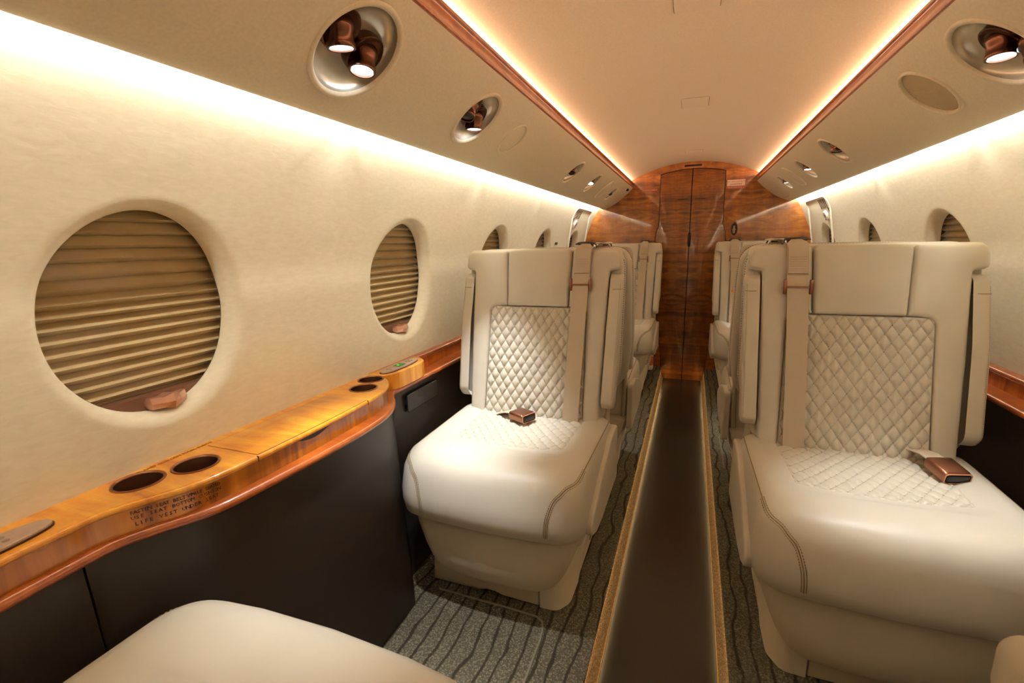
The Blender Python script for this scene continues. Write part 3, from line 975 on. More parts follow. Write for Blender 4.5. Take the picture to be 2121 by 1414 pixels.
def ledge(side, label):
    root = thing('side_ledge', label, 'ledge')
    X = lambda x: side * x
    ys = samples(EDGE, -1.3, 0.30, 0.2) + samples(EDGE, 0.32, 0.988, 0.012)
    edge = [(smooth_interp(EDGE, y), y) for y in ys]
    endc = [(0.745, 0.994), (0.776, 0.997)]
    # top board
    top = edge + endc + [(0.776, -1.3)]
    ins = [(x + 0.0045, y) for x, y in edge] + [(0.746, 0.9895), (0.776, 0.9925), (0.776, -1.3)]
    bm = slab_with_holes(ins, CUPS, 0, lambda u, v_: (X(u), v_, 0.6215))
    # rolled nosing and fascia below it
    prof = [(0.0045, 0.6215), (0.0010, 0.6210), (-0.0015, 0.6190), (-0.0022, 0.6160), (-0.0012, 0.6130), (0.0012, 0.6115)]
    path = edge + [(0.745, 0.994), (0.776, 0.997)]
    norm = []
    for i in range(len(path)):
        a = Vector(path[max(0, i - 1)]); c = Vector(path[min(len(path) - 1, i + 1)]); t = (c - a).normalized()
        norm.append(Vector((t.y, -t.x)))
    def sweep(bm_, prof_, path_=path, norm_=norm):
        rows = [[bm_.verts.new((X(p[0] + n_.x * d), p[1] + n_.y * d, z)) for p, n_ in zip(path_, norm_)] for d, z in prof_]
        grid_faces(bm_, rows)
    sweep(bm, prof)
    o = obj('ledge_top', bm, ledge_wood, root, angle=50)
    bm = bmesh.new(); sweep(bm, [(0.0012, 0.6115), (0.003, 0.6105), (0.003, 0.574), (0.010, 0.570)]); obj('fascia', bm, fascia_wood_shaded, root, angle=50)
    # lower rail, runs the whole length
    ys2 = samples(RAIL, -1.3, 0.3, 0.2) + samples(RAIL, 0.32, 1.10, 0.012) + samples(RAIL, 1.2, 3.655, 0.35)
    path2 = [(smooth_interp(RAIL, y), y) for y in ys2]; norm2 = []
    for i in range(len(path2)):
        a = Vector(path2[max(0, i - 1)]); c = Vector(path2[min(len(path2) - 1, i + 1)]); t = (c - a).normalized(); norm2.append(Vector((t.y, -t.x)))
    bm = bmesh.new()
    sweep(bm, [(0.060, 0.5775), (0.006, 0.5775), (0.002, 0.5765), (-0.0015, 0.573), (-0.002, 0.5685), (0.0, 0.5645), (0.004, 0.563), (0.018, 0.562)], path2, norm2)
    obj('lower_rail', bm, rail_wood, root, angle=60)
    # shelf trough behind the seats: shelf, upright board, thin top rail
    bm = bmesh.new()
    rows = [[bm.verts.new((X(x), y, z)) for x, z in ((0.712, 0.5775), (0.7565, 0.5770), (0.7570, 0.582), (0.7575, 0.612))] for y in (0.99, 1.6, 2.4, 3.655)]
    grid_faces(bm, rows); obj('shelf', bm, wood_shelf, root, angle=50)
    bm = bmesh.new()
    prof = [(0.7575, 0.610), (0.7535, 0.6115), (0.7525, 0.6155), (0.7540, 0.6200), (0.7580, 0.6220), (0.776, 0.6225)]
    rows = [[bm.verts.new((X(x), y, z)) for x, z in prof] for y in (0.99, 3.655)]
    grid_faces(bm, rows); obj('top_rail', bm, rail_wood, root, angle=60)
    # control pod
    def pod(y0, y1, bulge):
        pl = [(0.776, y0)]
        for k in range(0, 25):
            t = k / 24; y = y0 + (y1 - y0) * t
            x = 0.752 - bulge * min(1, (1 - abs(2 * t - 1) ** 5))
            pl.append((x, y))
        pl += [(0.776, y1)]
        return pl
    pl = ccw([(side * x, y) for x, y in pod(0.985, 1.205, 0.048)])
    def fp(u, v_, d): return (u, v_, d)
    bm = pad(pl, 0.5772, 0.6225, 0.005, fp, 4); obj('control_pod', bm, ledge_wood, root, angle=50)
    # lid of the stowage compartment with its dark joint, finger notch in the fascia
    lid = [(0.6475 if False else smooth_interp(EDGE, y) + 0.0035, y) for y in [0.524 + 0.02 * k for k in range(15)] + [0.815]] + [(0.757, 0.815), (0.757, 0.524)]
    lid = ccw([(side * x, y) for x, y in lid])
    bm = bmesh.new()
    a_ = [bm.verts.new((u, v_, 0.62155)) for u, v_ in offset_poly(lid, -0.0008)]; c_ = [bm.verts.new((u, v_, 0.62155)) for u, v_ in offset_poly(lid, 0.0006)]
    grid_faces(bm, [a_, c_], True); obj('lid_joint', bm, plainc('joint_brown', (92, 40, 10)), root)
    bm = pad(offset_poly(lid, 0.0006), 0.6215, 0.6221, 0.0003, lambda u, v_, d: (u, v_, d), 2); obj('stowage_lid', bm, ledge_wood, root)
    bm = bmesh.new()
    pts = []
    for k in range(13):
        y = 0.605 + 0.085 * k / 12; dz = 0.0085 * sin(pi * k / 12)
        x = smooth_interp(EDGE, y) + 0.0022
        pts.append(((X(x), y, 0.6112), (X(x), y, 0.6112 - dz)))
    rows = [[bm.verts.new(p[0]) for p in pts], [bm.verts.new(p[1]) for p in pts]]
    grid_faces(bm, rows); obj('finger_notch', bm, black_m, root, smooth=False)
    # vertical joint lines of the fascia
    for y in (0.521, 0.812):
        bm = bmesh.new(); x = smooth_interp(EDGE, y)
        add_box(bm, (X(x + 0.001), y - 0.0006, 0.612), (X(x - 0.0028), y + 0.0006, 0.6212)); obj('lid_joint', bm, plainc('joint_brown', (92, 40, 10)), root, smooth=False)
    # cup holders
    for cx2, cy2, r in CUPS:
        T2 = Matrix.Translation((X(cx2), cy2, 0.6215))
        bm = bmesh.new()
        lathe(bm, [(r + 0.0030, 0.0), (r + 0.0026, 0.0016), (r + 0.0006, 0.0022), (r - 0.0010, 0.0012), (r - 0.0014, -0.001)], 48, T2)
        cr = obj('cup_rim', bm, copper, root, angle=50)
        bm = bmesh.new()
        lathe(bm, [(r - 0.0012, -0.001), (r - 0.0030, -0.060)], 48, T2)
        obj('cup_holder', bm, cup_metal, root, angle=50)
        bm = bmesh.new(); lathe(bm, [(r - 0.0028, -0.0595), (0.0005, -0.0595)], 40, T2); obj('cup_base', bm, black_m, root)
    # oval control plates
    def plate(cx2, cy2, ly, lx, with_lcd):
        pl2 = []
        for k in range(48):
            t = 2 * pi * k / 48; c, s = cos(t), sin(t)
            pl2.append((X(cx2) + lx * (abs(c) ** 0.8) * (1 if c > 0 else -1), cy2 + ly * (abs(s) ** 0.8) * (1 if s > 0 else -1)))
        pl2 = ccw(pl2)
        zb = 0.6222
        bm = pad(offset_poly(pl2, -0.002), zb - 0.002, zb + 0.0015, 0.0006, lambda u, v_, d: (u, v_, d), 2); base = obj('control_bezel', bm, bronze, root)
        bm = pad(pl2, zb, zb + 0.0048, 0.0012, lambda u, v_, d: (u, v_, d), 3); p = obj('control_panel', bm, plate_m, root)
        if with_lcd:
            bm = bmesh.new(); add_box(bm, (X(cx2) - 0.0105, cy2 - 0.017, zb + 0.0046), (X(cx2) + 0.0105, cy2 + 0.017, zb + 0.0052)); obj('display_frame', bm, black_m, p, smooth=False)
            bm = bmesh.new(); add_box(bm, (X(cx2) - 0.0085, cy2 - 0.015, zb + 0.0052), (X(cx2) + 0.0085, cy2 + 0.015, zb + 0.0055)); obj('display', bm, lcd_e, p, smooth=False)
            bm = bmesh.new(); add_box(bm, (X(cx2) - 0.005, cy2 - 0.007, zb + 0.0055), (X(cx2) + 0.001, cy2 - 0.001, zb + 0.0057)); obj('display_digit', bm, lcd_hi, p, smooth=False)
        for dy in ((-0.050, 0.042, 0.055) if with_lcd else (-0.06, -0.035, -0.01, 0.02, 0.045)):
            for dx in (-0.006, 0.006):
                bm = bmesh.new(); lathe(bm, [(0.0036, 0.0), (0.0036, 0.0006), (0.003, 0.001), (0.0004, 0.001)], 16, Matrix.Translation((X(cx2) + dx, cy2 + dy, zb + 0.0045))); obj('button', bm, plainc('button_rose', (140, 110, 92), 0.5), p)
    plate(0.7385, 1.085, 0.082, 0.0205, True)
    plate(0.7265, 0.200, 0.090, 0.0225, False)
    # placards: printed straight onto the veneer
    if side < 0:
        for i, s in enumerate(('FASTEN SEAT BELT WHILE SEATED USE BOTTOM', 'CUSHION AND VEST FOR FLOTATION IF NEEDED', 'LIFE VEST UNDER SEAT')):
            for part, (ya, yb) in enumerate([(0.352, 0.500)]):
                a = Vector((-smooth_interp(EDGE, ya), ya, 0)); c = Vector((-smooth_interp(EDGE, yb), yb, 0))
        # text laid letter by letter along the curved fascia
        def along(s, y0, y1, z, size):
            n = len(s)
            for i, ch in enumerate(s):
                if ch == ' ': continue
                y = y0 + (y1 - y0) * (i + 0.5) / n
                x = -smooth_interp(EDGE, y); x2 = -smooth_interp(EDGE, y + 0.004)
                t = Vector((x2 - x, 0.004, 0)).normalized()
                n_ = Vector((t.y, -t.x, 0))
                p = Vector((x, y, z)) + n_ * (-0.0024)
                yield ch, p, t
        for s, y0, y1, z, size in (('FASTEN SEAT BELT WHILE SEATED', 0.352, 0.456, 0.6045, 0.0078), ('USE SEAT BOTTOM CUSHION', 0.352, 0.456, 0.5965, 0.0078), ('LIFE VEST UNDER SEAT', 0.354, 0.452, 0.5870, 0.0082)):
            meshes = bmesh.new()
            for ch, p, t in along(s, y0, y1, z, size):
                cu = FONT_CACHE(ch, size)
                z3 = t.cross(Vector((0, 0, 1)))
                Mx = Matrix(((t.x, 0, z3.x, p.x), (t.y, 0, z3.y, p.y), (t.z, 1, z3.z, p.z), (0, 0, 0, 1)))
                k0 = len(meshes.verts); meshes.from_mesh(cu); meshes.verts.ensure_lookup_table()
                for vv in meshes.verts[k0:]: vv.co = Mx @ vv.co
            obj('placard_text', meshes, print_m, root, smooth=False)
        text_obj('placard_text', 'LIFE VEST AND OXYGEN MASK INSIDE', 0.0090, plainc('tan_print', (150, 84, 14)), root, (-0.7655, 0.46, 0.6218), (0, 1, 0), (-1, 0, 0))
    return root
_fc = {}
def FONT_CACHE(ch, size):
    key = (ch, size)
    if key not in _fc:
        cu = bpy.data.curves.new('f', 'FONT'); cu.body = ch; cu.size = size; cu.align_x = 'CENTER'; cu.align_y = 'CENTER'; cu.resolution_u = 1; cu.extrude = 0.0001
        tmp = bpy.data.objects.new('tmp', cu); COL.objects.link(tmp)
        _fc[key] = bpy.data.meshes.new_from_object(tmp.evaluated_get(bpy.context.evaluated_depsgraph_get()))
        bpy.data.objects.remove(tmp); bpy.data.curves.remove(cu)
    return _fc[key]
wood_shelf = wood('shelf_veneer', (150, 62, 14), (196, 98, 26), (220, 128, 44), 'y', 40.0, 0.12)
ledge(-1, 'amber wood ledge along the left wall with cup holders, lid and control plates')
ledge(1, 'dark-lit wood ledge along the right wall beside the front right seat')

# ---- dark cabinets under the ledges
def cabinet(side, label):
    root = thing('side_cabinet', label, 'cabinet')
    X = lambda x: side * x
    def panel(y0, y1, name='cabinet_panel'):
        n = max(2, int((y1 - y0) / 0.015)) if y0 < 1.05 else 3
        ys = [y0 + (y1 - y0) * i / n for i in range(n + 1)]
        bm = bmesh.new()
        front = []; 
        for z in (0.0, 0.25, 0.45, 0.563):
            row = []
            for y in ys:
                top = smooth_interp(RAIL, y) + 0.010
                bot = 0.632 if y < 0.93 else 0.632 + (0.700 - 0.632) * min(1, (y - 0.93) / 0.06)
                if y < 0.30: bot = 0.66
                t = z / 0.563
                row.append(bm.verts.new((X(bot + (top - bot) * t), y, z)))
            front.append(row)
        grid_faces(bm, front)
        # return edges so the joint has depth
        for i in (0, -1):
            a_ = [r_[i] for r_ in front]
            c_ = [bm.verts.new((vv.co.x + side * 0.012, vv.co.y, vv.co.z)) for vv in a_]
            grid_faces(bm, [a_, c_])
        return obj(name, bm, cabinet_m, root, angle=60)
    panel(-1.29, 0.2955); panel(0.2985, 0.938); p = panel(0.942, 1.60); panel(1.603, 2.30); panel(2.303, 3.0); panel(3.003, 3.655)
    bm = bmesh.new(); add_box(bm, (X(0.768), -1.28, 0.0), (X(0.772), 3.65, 0.56)); obj('cabinet_back', bm, dark_gap, root, smooth=False)
    # tissue drawer door with a half-round finger notch
    for y0, y1 in ((1.066, 1.232),):
        def fx(u, v_, d): return (X(0.7085 + (0.563 - v_) * 0.002 - d), u, v_)
        pl = round_poly([(y0, 0.494), (y1, 0.494), (y1, 0.543), (y0, 0.543)], 0.006, 4)
        bm = bmesh.new()
        a_ = [bm.verts.new(fx(u, v_, 0.0006)) for u, v_ in offset_poly(ccw(pl), -0.0024)]; c_ = [bm.verts.new(fx(u, v_, 0.0006)) for u, v_ in offset_poly(ccw(pl), 0.0004)]
        grid_faces(bm, [a_, c_], True); obj('drawer_gap', bm, dark_gap, root)
        bm = pad(pl, 0.0, 0.0022, 0.0012, fx, 3); d_ = obj('drawer', bm, cabinet_m, root)
        bm = bmesh.new(); ym = (y0 + y1) / 2
        vs3 = [bm.verts.new(fx(ym + 0.011 * cos(t), 0.5435 + 0.011 * sin(t), 0.0027)) for t in [pi + pi * k / 12 for k in range(13)]]
        bm.faces.new(vs3); obj('finger_notch', bm, black_m, d_, smooth=False)
    # small chrome latch at the corner
    bm = bmesh.new(); add_box(bm, (X(0.664), 0.929, 0.500), (X(0.669), 0.935, 0.548), 0.001); obj('latch', bm, dark_metal, root)
    return root
cabinet(-1, 'dark brown cabinet panels under the left wood ledge')
cabinet(1, 'dark brown cabinet panels under the right wood ledge')

# ================================================================== EXIT SURROUNDS on the side walls by the bulkhead
def exit_surround(side, S, label):
    root = thing('exit_surround', label, 'wall panel')
    y0, y1, z1 = 3.005, 3.475, 1.168
    path = round_poly([(y0, 0.63), (y0, z1), (y1, z1), (y1, 0.63)], [0, 0.05, 0.03, 0], 8)
    bm = bmesh.new(); add_tube(bm, [S(y, z, 0.0012) for y, z in path], 0.0055, 10); obj('surround_rim', bm, white_m, root)
    # vent with slots
    bm = bmesh.new()
    for k in range(5):
        y = 3.06 + 0.030 * k
        rings = [[S(y + dy, z, dd) for dy, dd in ((-0.0045, 0.001), (0.0045, 0.001), (0.0045, -0.003), (-0.0045, -0.003))] for z in (1.108, 1.13, 1.158)]
        loft(rings, bm=bm)
    obj('vent_slats', bm, plainc('vent_dark', (78, 52, 38)), root, smooth=False)
    # round pull cap with a dark centre and red mark
    o = Vector(S(3.13, 1.072, 0)); up = (Vector(S(3.13, 1.072, 0.01)) - o).normalized(); e1 = Vector((0, 1, 0)); e2 = up.cross(e1)
    B = basis(o, e1, e2, -up)
    bm = bmesh.new(); lathe(bm, [(0.030, -0.001), (0.0295, 0.004), (0.026, 0.012), (0.020, 0.014), (0.012, 0.010), (0.0005, 0.009)], 32, B); cap = obj('pull_cap', bm, white_m, root)
    bm = bmesh.new(); lathe(bm, [(0.0085, 0.008), (0.008, 0.0115), (0.0004, 0.0118)], 20, B); obj('cap_centre', bm, black_m, cap)
    bm = bmesh.new(); add_box(bm, (-0.007, -0.006, 0.0125), (0.007, 0.004, 0.0145), 0.001, 1, B @ Matrix.Translation((0, -0.0195 if side > 0 else 0.0195, 0))); obj('red_mark', bm, red_m, cap)
    # small dark instruction placard
    bm = bmesh.new(); rows = [[bm.verts.new(S(y, z, -0.0015)) for y in (3.035, 3.065)] for z in (1.072, 1.108)]
    grid_faces(bm, rows); obj('placard', bm, grey_print, root, smooth=False)
    return root
exit_surround(-1, SL, 'white raised exit surround round the last left window, with vent and pull cap')
exit_surround(1, SR, 'white raised exit surround round the last right window, with vent and pull cap')
w_ = thing('wall_placard', 'tiny dark printed placard on the left wall before the exit surround', 'placard')
bm = bmesh.new(); rows = [[bm.verts.new(SL(y, z, -0.0012)) for y in (2.80, 2.86)] for z in (0.943, 0.957)]
grid_faces(bm, rows); obj('placard', bm, grey_print, w_, smooth=False)
bm = bmesh.new(); lathe(bm, [(0.012, 0), (0.011, 0.005), (0.004, 0.008), (0.0004, 0.008)], 20, basis(Vector(SL(2.84, 0.915, 0)), Vector((0, 1, 0)), Vector((0, 0, 1)), Vector((1, 0, 0)))); obj('coat_hook', bm, white_m, w_)

# ================================================================== SEATS
# local frame: x across (positive = aisle side), y forward is NEGATIVE (the seat faces -y), z up; origin on the floor
RECL = radians(12)
def back_xf(x, d, h):
    """point on the backrest: d = distance in front of the backrest plane, h = height along it"""
    y = 0.035 + h * sin(RECL) - d * cos(RECL)
    z = 0.425 + h * cos(RECL) + d * sin(RECL) * -1 * -1 * 0
    return (x, y, z)

def quilt_height(u, v_, wu, wv):
    a = u / wu + v_ / wv; b_ = u / wu - v_ / wv
    da = abs(a - round(a)); db = abs(b_ - round(b_))
    qa = 1 - (1 - 2 * da) ** 2.6; qb = 1 - (1 - 2 * db) ** 2.6
    return qa * qb - 0.30 * exp(-(min(da, db) / 0.045) ** 2)

def quilt_panel(P, nu, nv, su, sv, wu, wv, amp, edge=0.012, rc=0.0, crown=0.0):
    """P(s,t)->(point, normal) for s,t in 0..1; su,sv real sizes"""
    bm = bmesh.new(); rows = []
    for j in range(nv + 1):
        row = []
        for i in range(nu + 1):
            s = i / nu; t = j / nv
            e = min(s * su, (1 - s) * su, t * sv, (1 - t) * sv)
            k = min(1, e / edge); k = sqrt(max(0, 1 - (1 - k) ** 2))
            p, n = P(s, t)
            q = quilt_height((s - 0.5) * su, (t - 0.5) * sv, wu, wv)
            row.append(bm.verts.new(Vector(p) + Vector(n) * (k * (amp * q + 0.003 + crown * 4 * s * (1 - s)) - 0.002)))
        rows.append(row)
    grid_faces(bm, rows)
    return bm

def quilt_stitches(P, su, sv, wu, wv, amp, crown):
    """thread dashes lying in the valleys of the diamonds"""
    bm = bmesh.new()
    for sgn in (1, -1):
        ku = 1 / wu; kv = sgn / wv
        L_ = sqrt(ku * ku + kv * kv); du, dv = -kv / L_, ku / L_
        nmax = int((su * ku + sv / wv) / 2) + 2
        for k in range(-nmax, nmax + 1):
            u0, v0 = k * ku / L_ ** 2, k * kv / L_ ** 2
            t = -0.6
            while t < 0.6:
                ua, va = u0 + du * t, v0 + dv * t; ub, vb = ua + du * 0.0032, va + dv * 0.0032
                t += 0.0046
                if max(abs(ua), abs(ub)) > su / 2 - 0.004 or max(abs(va), abs(vb)) > sv / 2 - 0.004: continue
                pp = []
                for u, v_ in ((ua, va), (ub, vb)):
                    s = u / su + 0.5; tt = v_ / sv + 0.5
                    p, n = P(s, tt)
                    h = -0.30 * amp + 0.003 + crown * 4 * s * (1 - s) - 0.002
                    e = min(s * su, (1 - s) * su, tt * sv, (1 - tt) * sv)
                    kk = min(1, e / 0.009); kk = sqrt(max(0, 1 - (1 - kk) ** 2))
                    pp.append((Vector(p), Vector(n), kk * (-0.30 * amp + 0.003 + crown * 4 * s * (1 - s)) - 0.002))
                (p0, n0, h0), (p1, n1, h1) = pp
                t_ = (p1 - p0).normalized(); sd = t_.cross(n0).normalized() * 0.00055
                q = [p0 + n0 * (h0 + 0.0003) - sd, p0 + n0 * (h0 + 0.0003) + sd, p1 + n1 * (h1 + 0.0003) + sd, p1 + n1 * (h1 + 0.0003) - sd]
                m0 = (p0 + n0 * (h0 + 0.0011)); m1 = (p1 + n1 * (h1 + 0.0011))
                vs_ = [bm.verts.new(x) for x in q] + [bm.verts.new(m0), bm.verts.new(m1)]
                for f in ((0, 4, 5, 3), (1, 2, 5, 4), (0, 1, 4), (2, 3, 5)): bm.faces.new([vs_[i] for i in f])
    return bm

def seat_outline(hw, yf, yb, rf, rb, n=10, taper=0.0, bow=0.018):
    """plan of the cushion, front edge bowed forward"""
    pl = []
    pts = [(-hw + taper, yf), (-hw * 0.5, yf - bow * 0.75), (0, yf - bow), (hw * 0.5, yf - bow * 0.75), (hw - taper, yf), (hw, yb), (-hw, yb)]
    return round_poly(pts, [rf, 0.08, 0.12, 0.08, rf, rb, rb], n)

def scale_ring(pl, d_side, d_front, d_back, cxy):
    o = []
    xs_ = [p[0] for p in pl]; ys_ = [p[1] for p in pl]
    x0, x1, y0, y1 = min(xs_), max(xs_), min(ys_), max(ys_)
    for x, y in pl:
        xx = x * (1 - d_side / x1)
        t = (y - y0) / (y1 - y0)
        yy = (y0 + d_front) + t * ((y1 - d_back) - (y0 + d_front))
        o.append((xx, yy))
    return o

def build_seat(m, nm='cabin_seat'):
    """m=+1: aisle on +x; m=-1 mirrored"""
    root = thing(nm, 'seat', 'seat', (0, 0, 0), 'cream leather cabin seats')
    def mx(p): return (p[0] * m, p[1], p[2])
    def put(name, bm, mat, parent=root, **kw):
        if m < 0:
            for v_ in bm.verts: v_.co.x = -v_.co.x
        return obj(name, bm, mat, parent, **kw)
    # ---------------- seat cushion
    pl = seat_outline(0.248, -0.354, 0.075, 0.062, 0.03, taper=0.008)
    rings = []
    prof = [(0.030, 0.040, 0.0, 0.292), (0.012, 0.018, 0.0, 0.286), (0.004, 0.006, 0.0, 0.296), (0.0, 0.0, 0.0, 0.325), (0.0, 0.0, 0.0, 0.355), (0.001, 0.006, 0.0, 0.380),
            (0.003, 0.012, 0.0, 0.406), (0.008, 0.023, 0.002, 0.426), (0.015, 0.038, 0.004, 0.4395), (0.025, 0.058, 0.008, 0.4475), (0.040, 0.082, 0.012, 0.4500)]
    for ds, df, db, z in prof:
        rings.append([(x, y, z) for x, y in scale_ring(pl, ds, df, db, None)])
    # dished centre
    for k, z in ((0.062, 0.4485), (0.078, 0.4445), (0.090, 0.4395), (0.13, 0.4370)):
        rings.append([(x, y, z) for x, y in scale_ring(pl, k, k + 0.07, k * 0.4, None)])
    bm = loft(rings)
    bmesh.ops.recalc_face_normals(bm, faces=bm.faces); bm.normal_update()
    bvh = BVHTree.FromBMesh(bm)
    cush = put('seat_cushion', bm, leather_m, angle=70)
    # quilted centre of the cushion
    def P(s, t):
        y = -0.198 + t * 0.262
        hw0 = 0.153 + 0.012 * t
        x = (s * 2 - 1) * hw0
        yy = y + 0.02 * (1 - t) * (abs(2 * s - 1) ** 2) * 1.0
        r = bvh.ray_cast(Vector((x, yy, 0.7)), Vector((0, 0, -1)))
        z = r[0].z if r[0] else 0.44
        return (x, yy, min(z, 0.4425)), (0, 0, 1)
    put('quilted_cushion_panel', quilt_panel(P, 150, 120, 0.318, 0.262, 0.0300, 0.0400, 0.0040, 0.010), leather_pad, angle=180)
    put('quilt_stitching', quilt_stitches(P, 0.318, 0.262, 0.0300, 0.0400, 0.0040, 0.0), stitch_m)['kind'] = 'stuff'
    # seam piping and stitching around the front corners
    def snap(p, off=0.0):
        r = bvh.find_nearest(Vector(p)); return r[0] + r[1] * off
    def dens(pts, n):
        tab = [[(i / (len(pts) - 1), p[k]) for i, p in enumerate(pts)] for k in range(3)]
        return [Vector([smooth_interp(tab[k], i / n) for k in range(3)]) for i in range(n + 1)]
    sb = bmesh.new()
    for sg in (-1, 1):
        gb = bmesh.new()
        way = [(0.262, 0.06, 0.470), (0.262, -0.05, 0.470), (0.262, -0.16, 0.470), (0.262, -0.245, 0.466), (0.250, -0.310, 0.458), (0.218, -0.360, 0.445), (0.188, -0.392, 0.420), (0.172, -0.402, 0.380), (0.166, -0.402, 0.340), (0.164, -0.400, 0.300)]
        line = [snap((sg * p.x, p.y, p.z), 0.0) for p in dens(way, 70)]
        for _ in range(6):
            line = [line[0]] + [snap((line[i - 1] + line[i] + line[i + 1]) / 3) for i in range(1, 70)] + [line[70]]
        add_tube(gb, [p for p in line], 0.0013, 6)
        put('cushion_seam', gb, stitch_m)
        # stitches: short dashes on both sides of the front part of the seam
        for i in range(26, 70):
            p = line[i]; q = line[i + 1] if i < 70 else line[i]; t = (q - p).normalized()
            nrm = bvh.find_nearest(p)[1]; sd = t.cross(nrm)
            for off in (-0.0042, 0.0042):
                a = snap(p + sd * off, 0.0005); c = snap(p + sd * off + t * 0.0034, 0.0005)
                add_tube(sb, [a, c], 0.0009, 4)
    put('cushion_stitching', sb, stitch_m)['kind'] = 'stuff'
    # ---------------- bucket under the cushion
    pl2 = seat_outline(0.236, -0.325, 0.13, 0.06, 0.03, bow=0.014)
    rings = []
    for ds, df, z in ((0.135, 0.075, 0.100), (0.108, 0.050, 0.104), (0.086, 0.028, 0.114), (0.068, 0.014, 0.132), (0.052, 0.005, 0.160), (0.036, 0.0, 0.200), (0.018, 0.0, 0.250), (0.006, 0.004, 0.298), (0.03, 0.03, 0.300)):
        rings.append([(x, y, z) for x, y in scale_ring(pl2, ds, df, 0.0, None)])
    bk = loft(rings); put('seat_bucket', bk, leather_shaded, angle=70)
    # side panels that rise to the cushion top at the rear
    for sg in (-1, 1):
        ol = round_poly([(0.085, 0.425), (-0.02, 0.424), (-0.16, 0.385), (-0.275, 0.335), (-0.296, 0.312), (-0.285, 0.285), (-0.235, 0.265), (-0.16, 0.255), (0.10, 0.25)], [0.02, 0.05, 0.10, 0.03, 0.02, 0.04, 0.05, 0.05, 0.02], 5)
        bm = pad(ol, 0.0, 0.020, 0.006, lambda u, v_, d: (sg * (0.2335 + d - 0.035 * max(0, (0.24 - v_) / 0.12) ** 1.6), u, v_), 3)
        put('side_panel', bm, leather_m, angle=50)
    # ---------------- pedestal
    def skirt(pts, z0, z1, r, name, mat=leather_shaded, lean=0.0):
        p2 = round_poly(pts, r, 6); p2 = ccw(p2)
        rings = [[(x, y, z0) for x, y in p2], [(x * (1 - lean * 0.5), y, (z0 + z1) / 2) for x, y in p2], [(x * (1 - lean), y, z1 - 0.003) for x, y in p2], [(x, y, z1) for x, y in offset_poly(p2, 0.003)]]
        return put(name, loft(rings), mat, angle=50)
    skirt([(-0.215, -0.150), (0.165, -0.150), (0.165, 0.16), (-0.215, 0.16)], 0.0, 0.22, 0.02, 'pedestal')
    # front skirt panel with a scalloped lower edge
    ol = [(-0.222, 0.004), (-0.12, 0.004), (-0.075, 0.006), (-0.055, 0.012), (-0.03, 0.012), (-0.01, 0.006), (0.05, 0.004), (0.0985, 0.004), (0.0985, 0.135), (-0.218, 0.135)]
    bm = pad(ol, 0.0, 0.012, 0.003, lambda u, v_, d: (u, -0.206 - d - (0.135 - v_) * 0.05, v_), 3)
    put('front_skirt', bm, leather_shaded, angle=50)
    bm = bmesh.new(); add_box(bm, (-0.215, -0.206, 0.003), (0.10, -0.14, 0.134)); put('pedestal_core', bm, leather_shaded, smooth=False)
    # rounded aisle-side nose
    nose = round_poly([(0.101, -0.228), (0.150, -0.226), (0.176, -0.185), (0.178, -0.098), (0.101, -0.098)], [0.004, 0.03, 0.05, 0.002, 0.002], 8)
    nose = ccw(nose)
    rings = []
    for z, k in ((0.002, 0.0), (0.06, -0.008), (0.12, -0.018), (0.19, -0.030)):
        rings.append([(x - k * max(0, min(1, (x - 0.105) / 0.07)), y + 0.3 * k * (1 if y < -0.12 else 0), z) for x, y in nose])
    put('corner_skirt', loft(rings), leather_m, angle=50)
    # aisle side cover, with the dark release hole
    ol = round_poly([(-0.094, 0.012), (0.175, 0.012), (0.185, 0.10), (0.150, 0.235), (-0.094, 0.235)], [0.002, 0.03, 0.04, 0.03, 0.002], 6)
    bm = pad(ol, 0.0, 0.014, 0.004, lambda u, v_, d: (0.160 + d + 0.22 * v_, u, v_), 3); sc = put('side_cover', bm, leather_m, angle=50)
    bm = bmesh.new(); lathe(bm, [(0.0105, 0.0), (0.0105, 0.0012), (0.008, 0.0016), (0.0004, 0.0016)], 20, Matrix.Translation((0.2022, -0.045, 0.125)) @ Matrix.Rotation(pi / 2 + 0.22, 4, 'Y') @ Matrix.Rotation(radians(8), 4, 'Z') @ Matrix.Diagonal((1.9, 1, 1, 1)))
    put('release_hole', bm, plainc('hole_brown', (50, 26, 18)), sc)
    # ---------------- backrest
    def bf(dd=0.0):
        return lambda u, v_, d: back_xf(u, d + dd, v_)
    shell = [(-0.196, -0.004), (0.196, -0.004), (0.236, 0.055), (0.2500, 0.16), (0.2500, 0.40), (0.2470, 0.526), (-0.2470, 0.526), (-0.2500, 0.40), (-0.2500, 0.16), (-0.236, 0.055)]
    ol = ccw(round_poly(shell, [0.03, 0.03, 0.08, 0.1, 0.1, 0.058, 0.058, 0.1, 0.1, 0.08], 8))
    rings = []
    for off, d in ((0.016, -0.104), (0.007, -0.101), (0.001, -0.092), (0.0, -0.080), (0.0, -0.040), (0.002, -0.031), (0.007, -0.026)):
        rings.append([back_xf(u, d, v_) for u, v_ in offset_poly(ol, off)])
    put('backrest', loft(rings), leather_m, angle=60)
    body = [(-0.206, 0.0), (0.206, 0.0), (0.212, 0.25), (0.2135, 0.455), (0.246, 0.463), (0.246, 0.500), (0.240, 0.524), (-0.240, 0.524), (-0.246, 0.500), (-0.246, 0.463), (-0.2135, 0.455), (-0.212, 0.25)]
    ol2 = ccw(round_poly(body, [0.03, 0.03, 0, 0.008, 0.008, 0.01, 0.052, 0.052, 0.01, 0.008, 0.008, 0], 8))
    rings = [[back_xf(u, d, v_) for u, v_ in offset_poly(ol2, off)] for off, d in ((0.0, -0.030), (0.0, -0.010), (0.003, -0.003), (0.008, 0.0))]
    put('backrest_cushion', loft(rings), leather_m, angle=60)
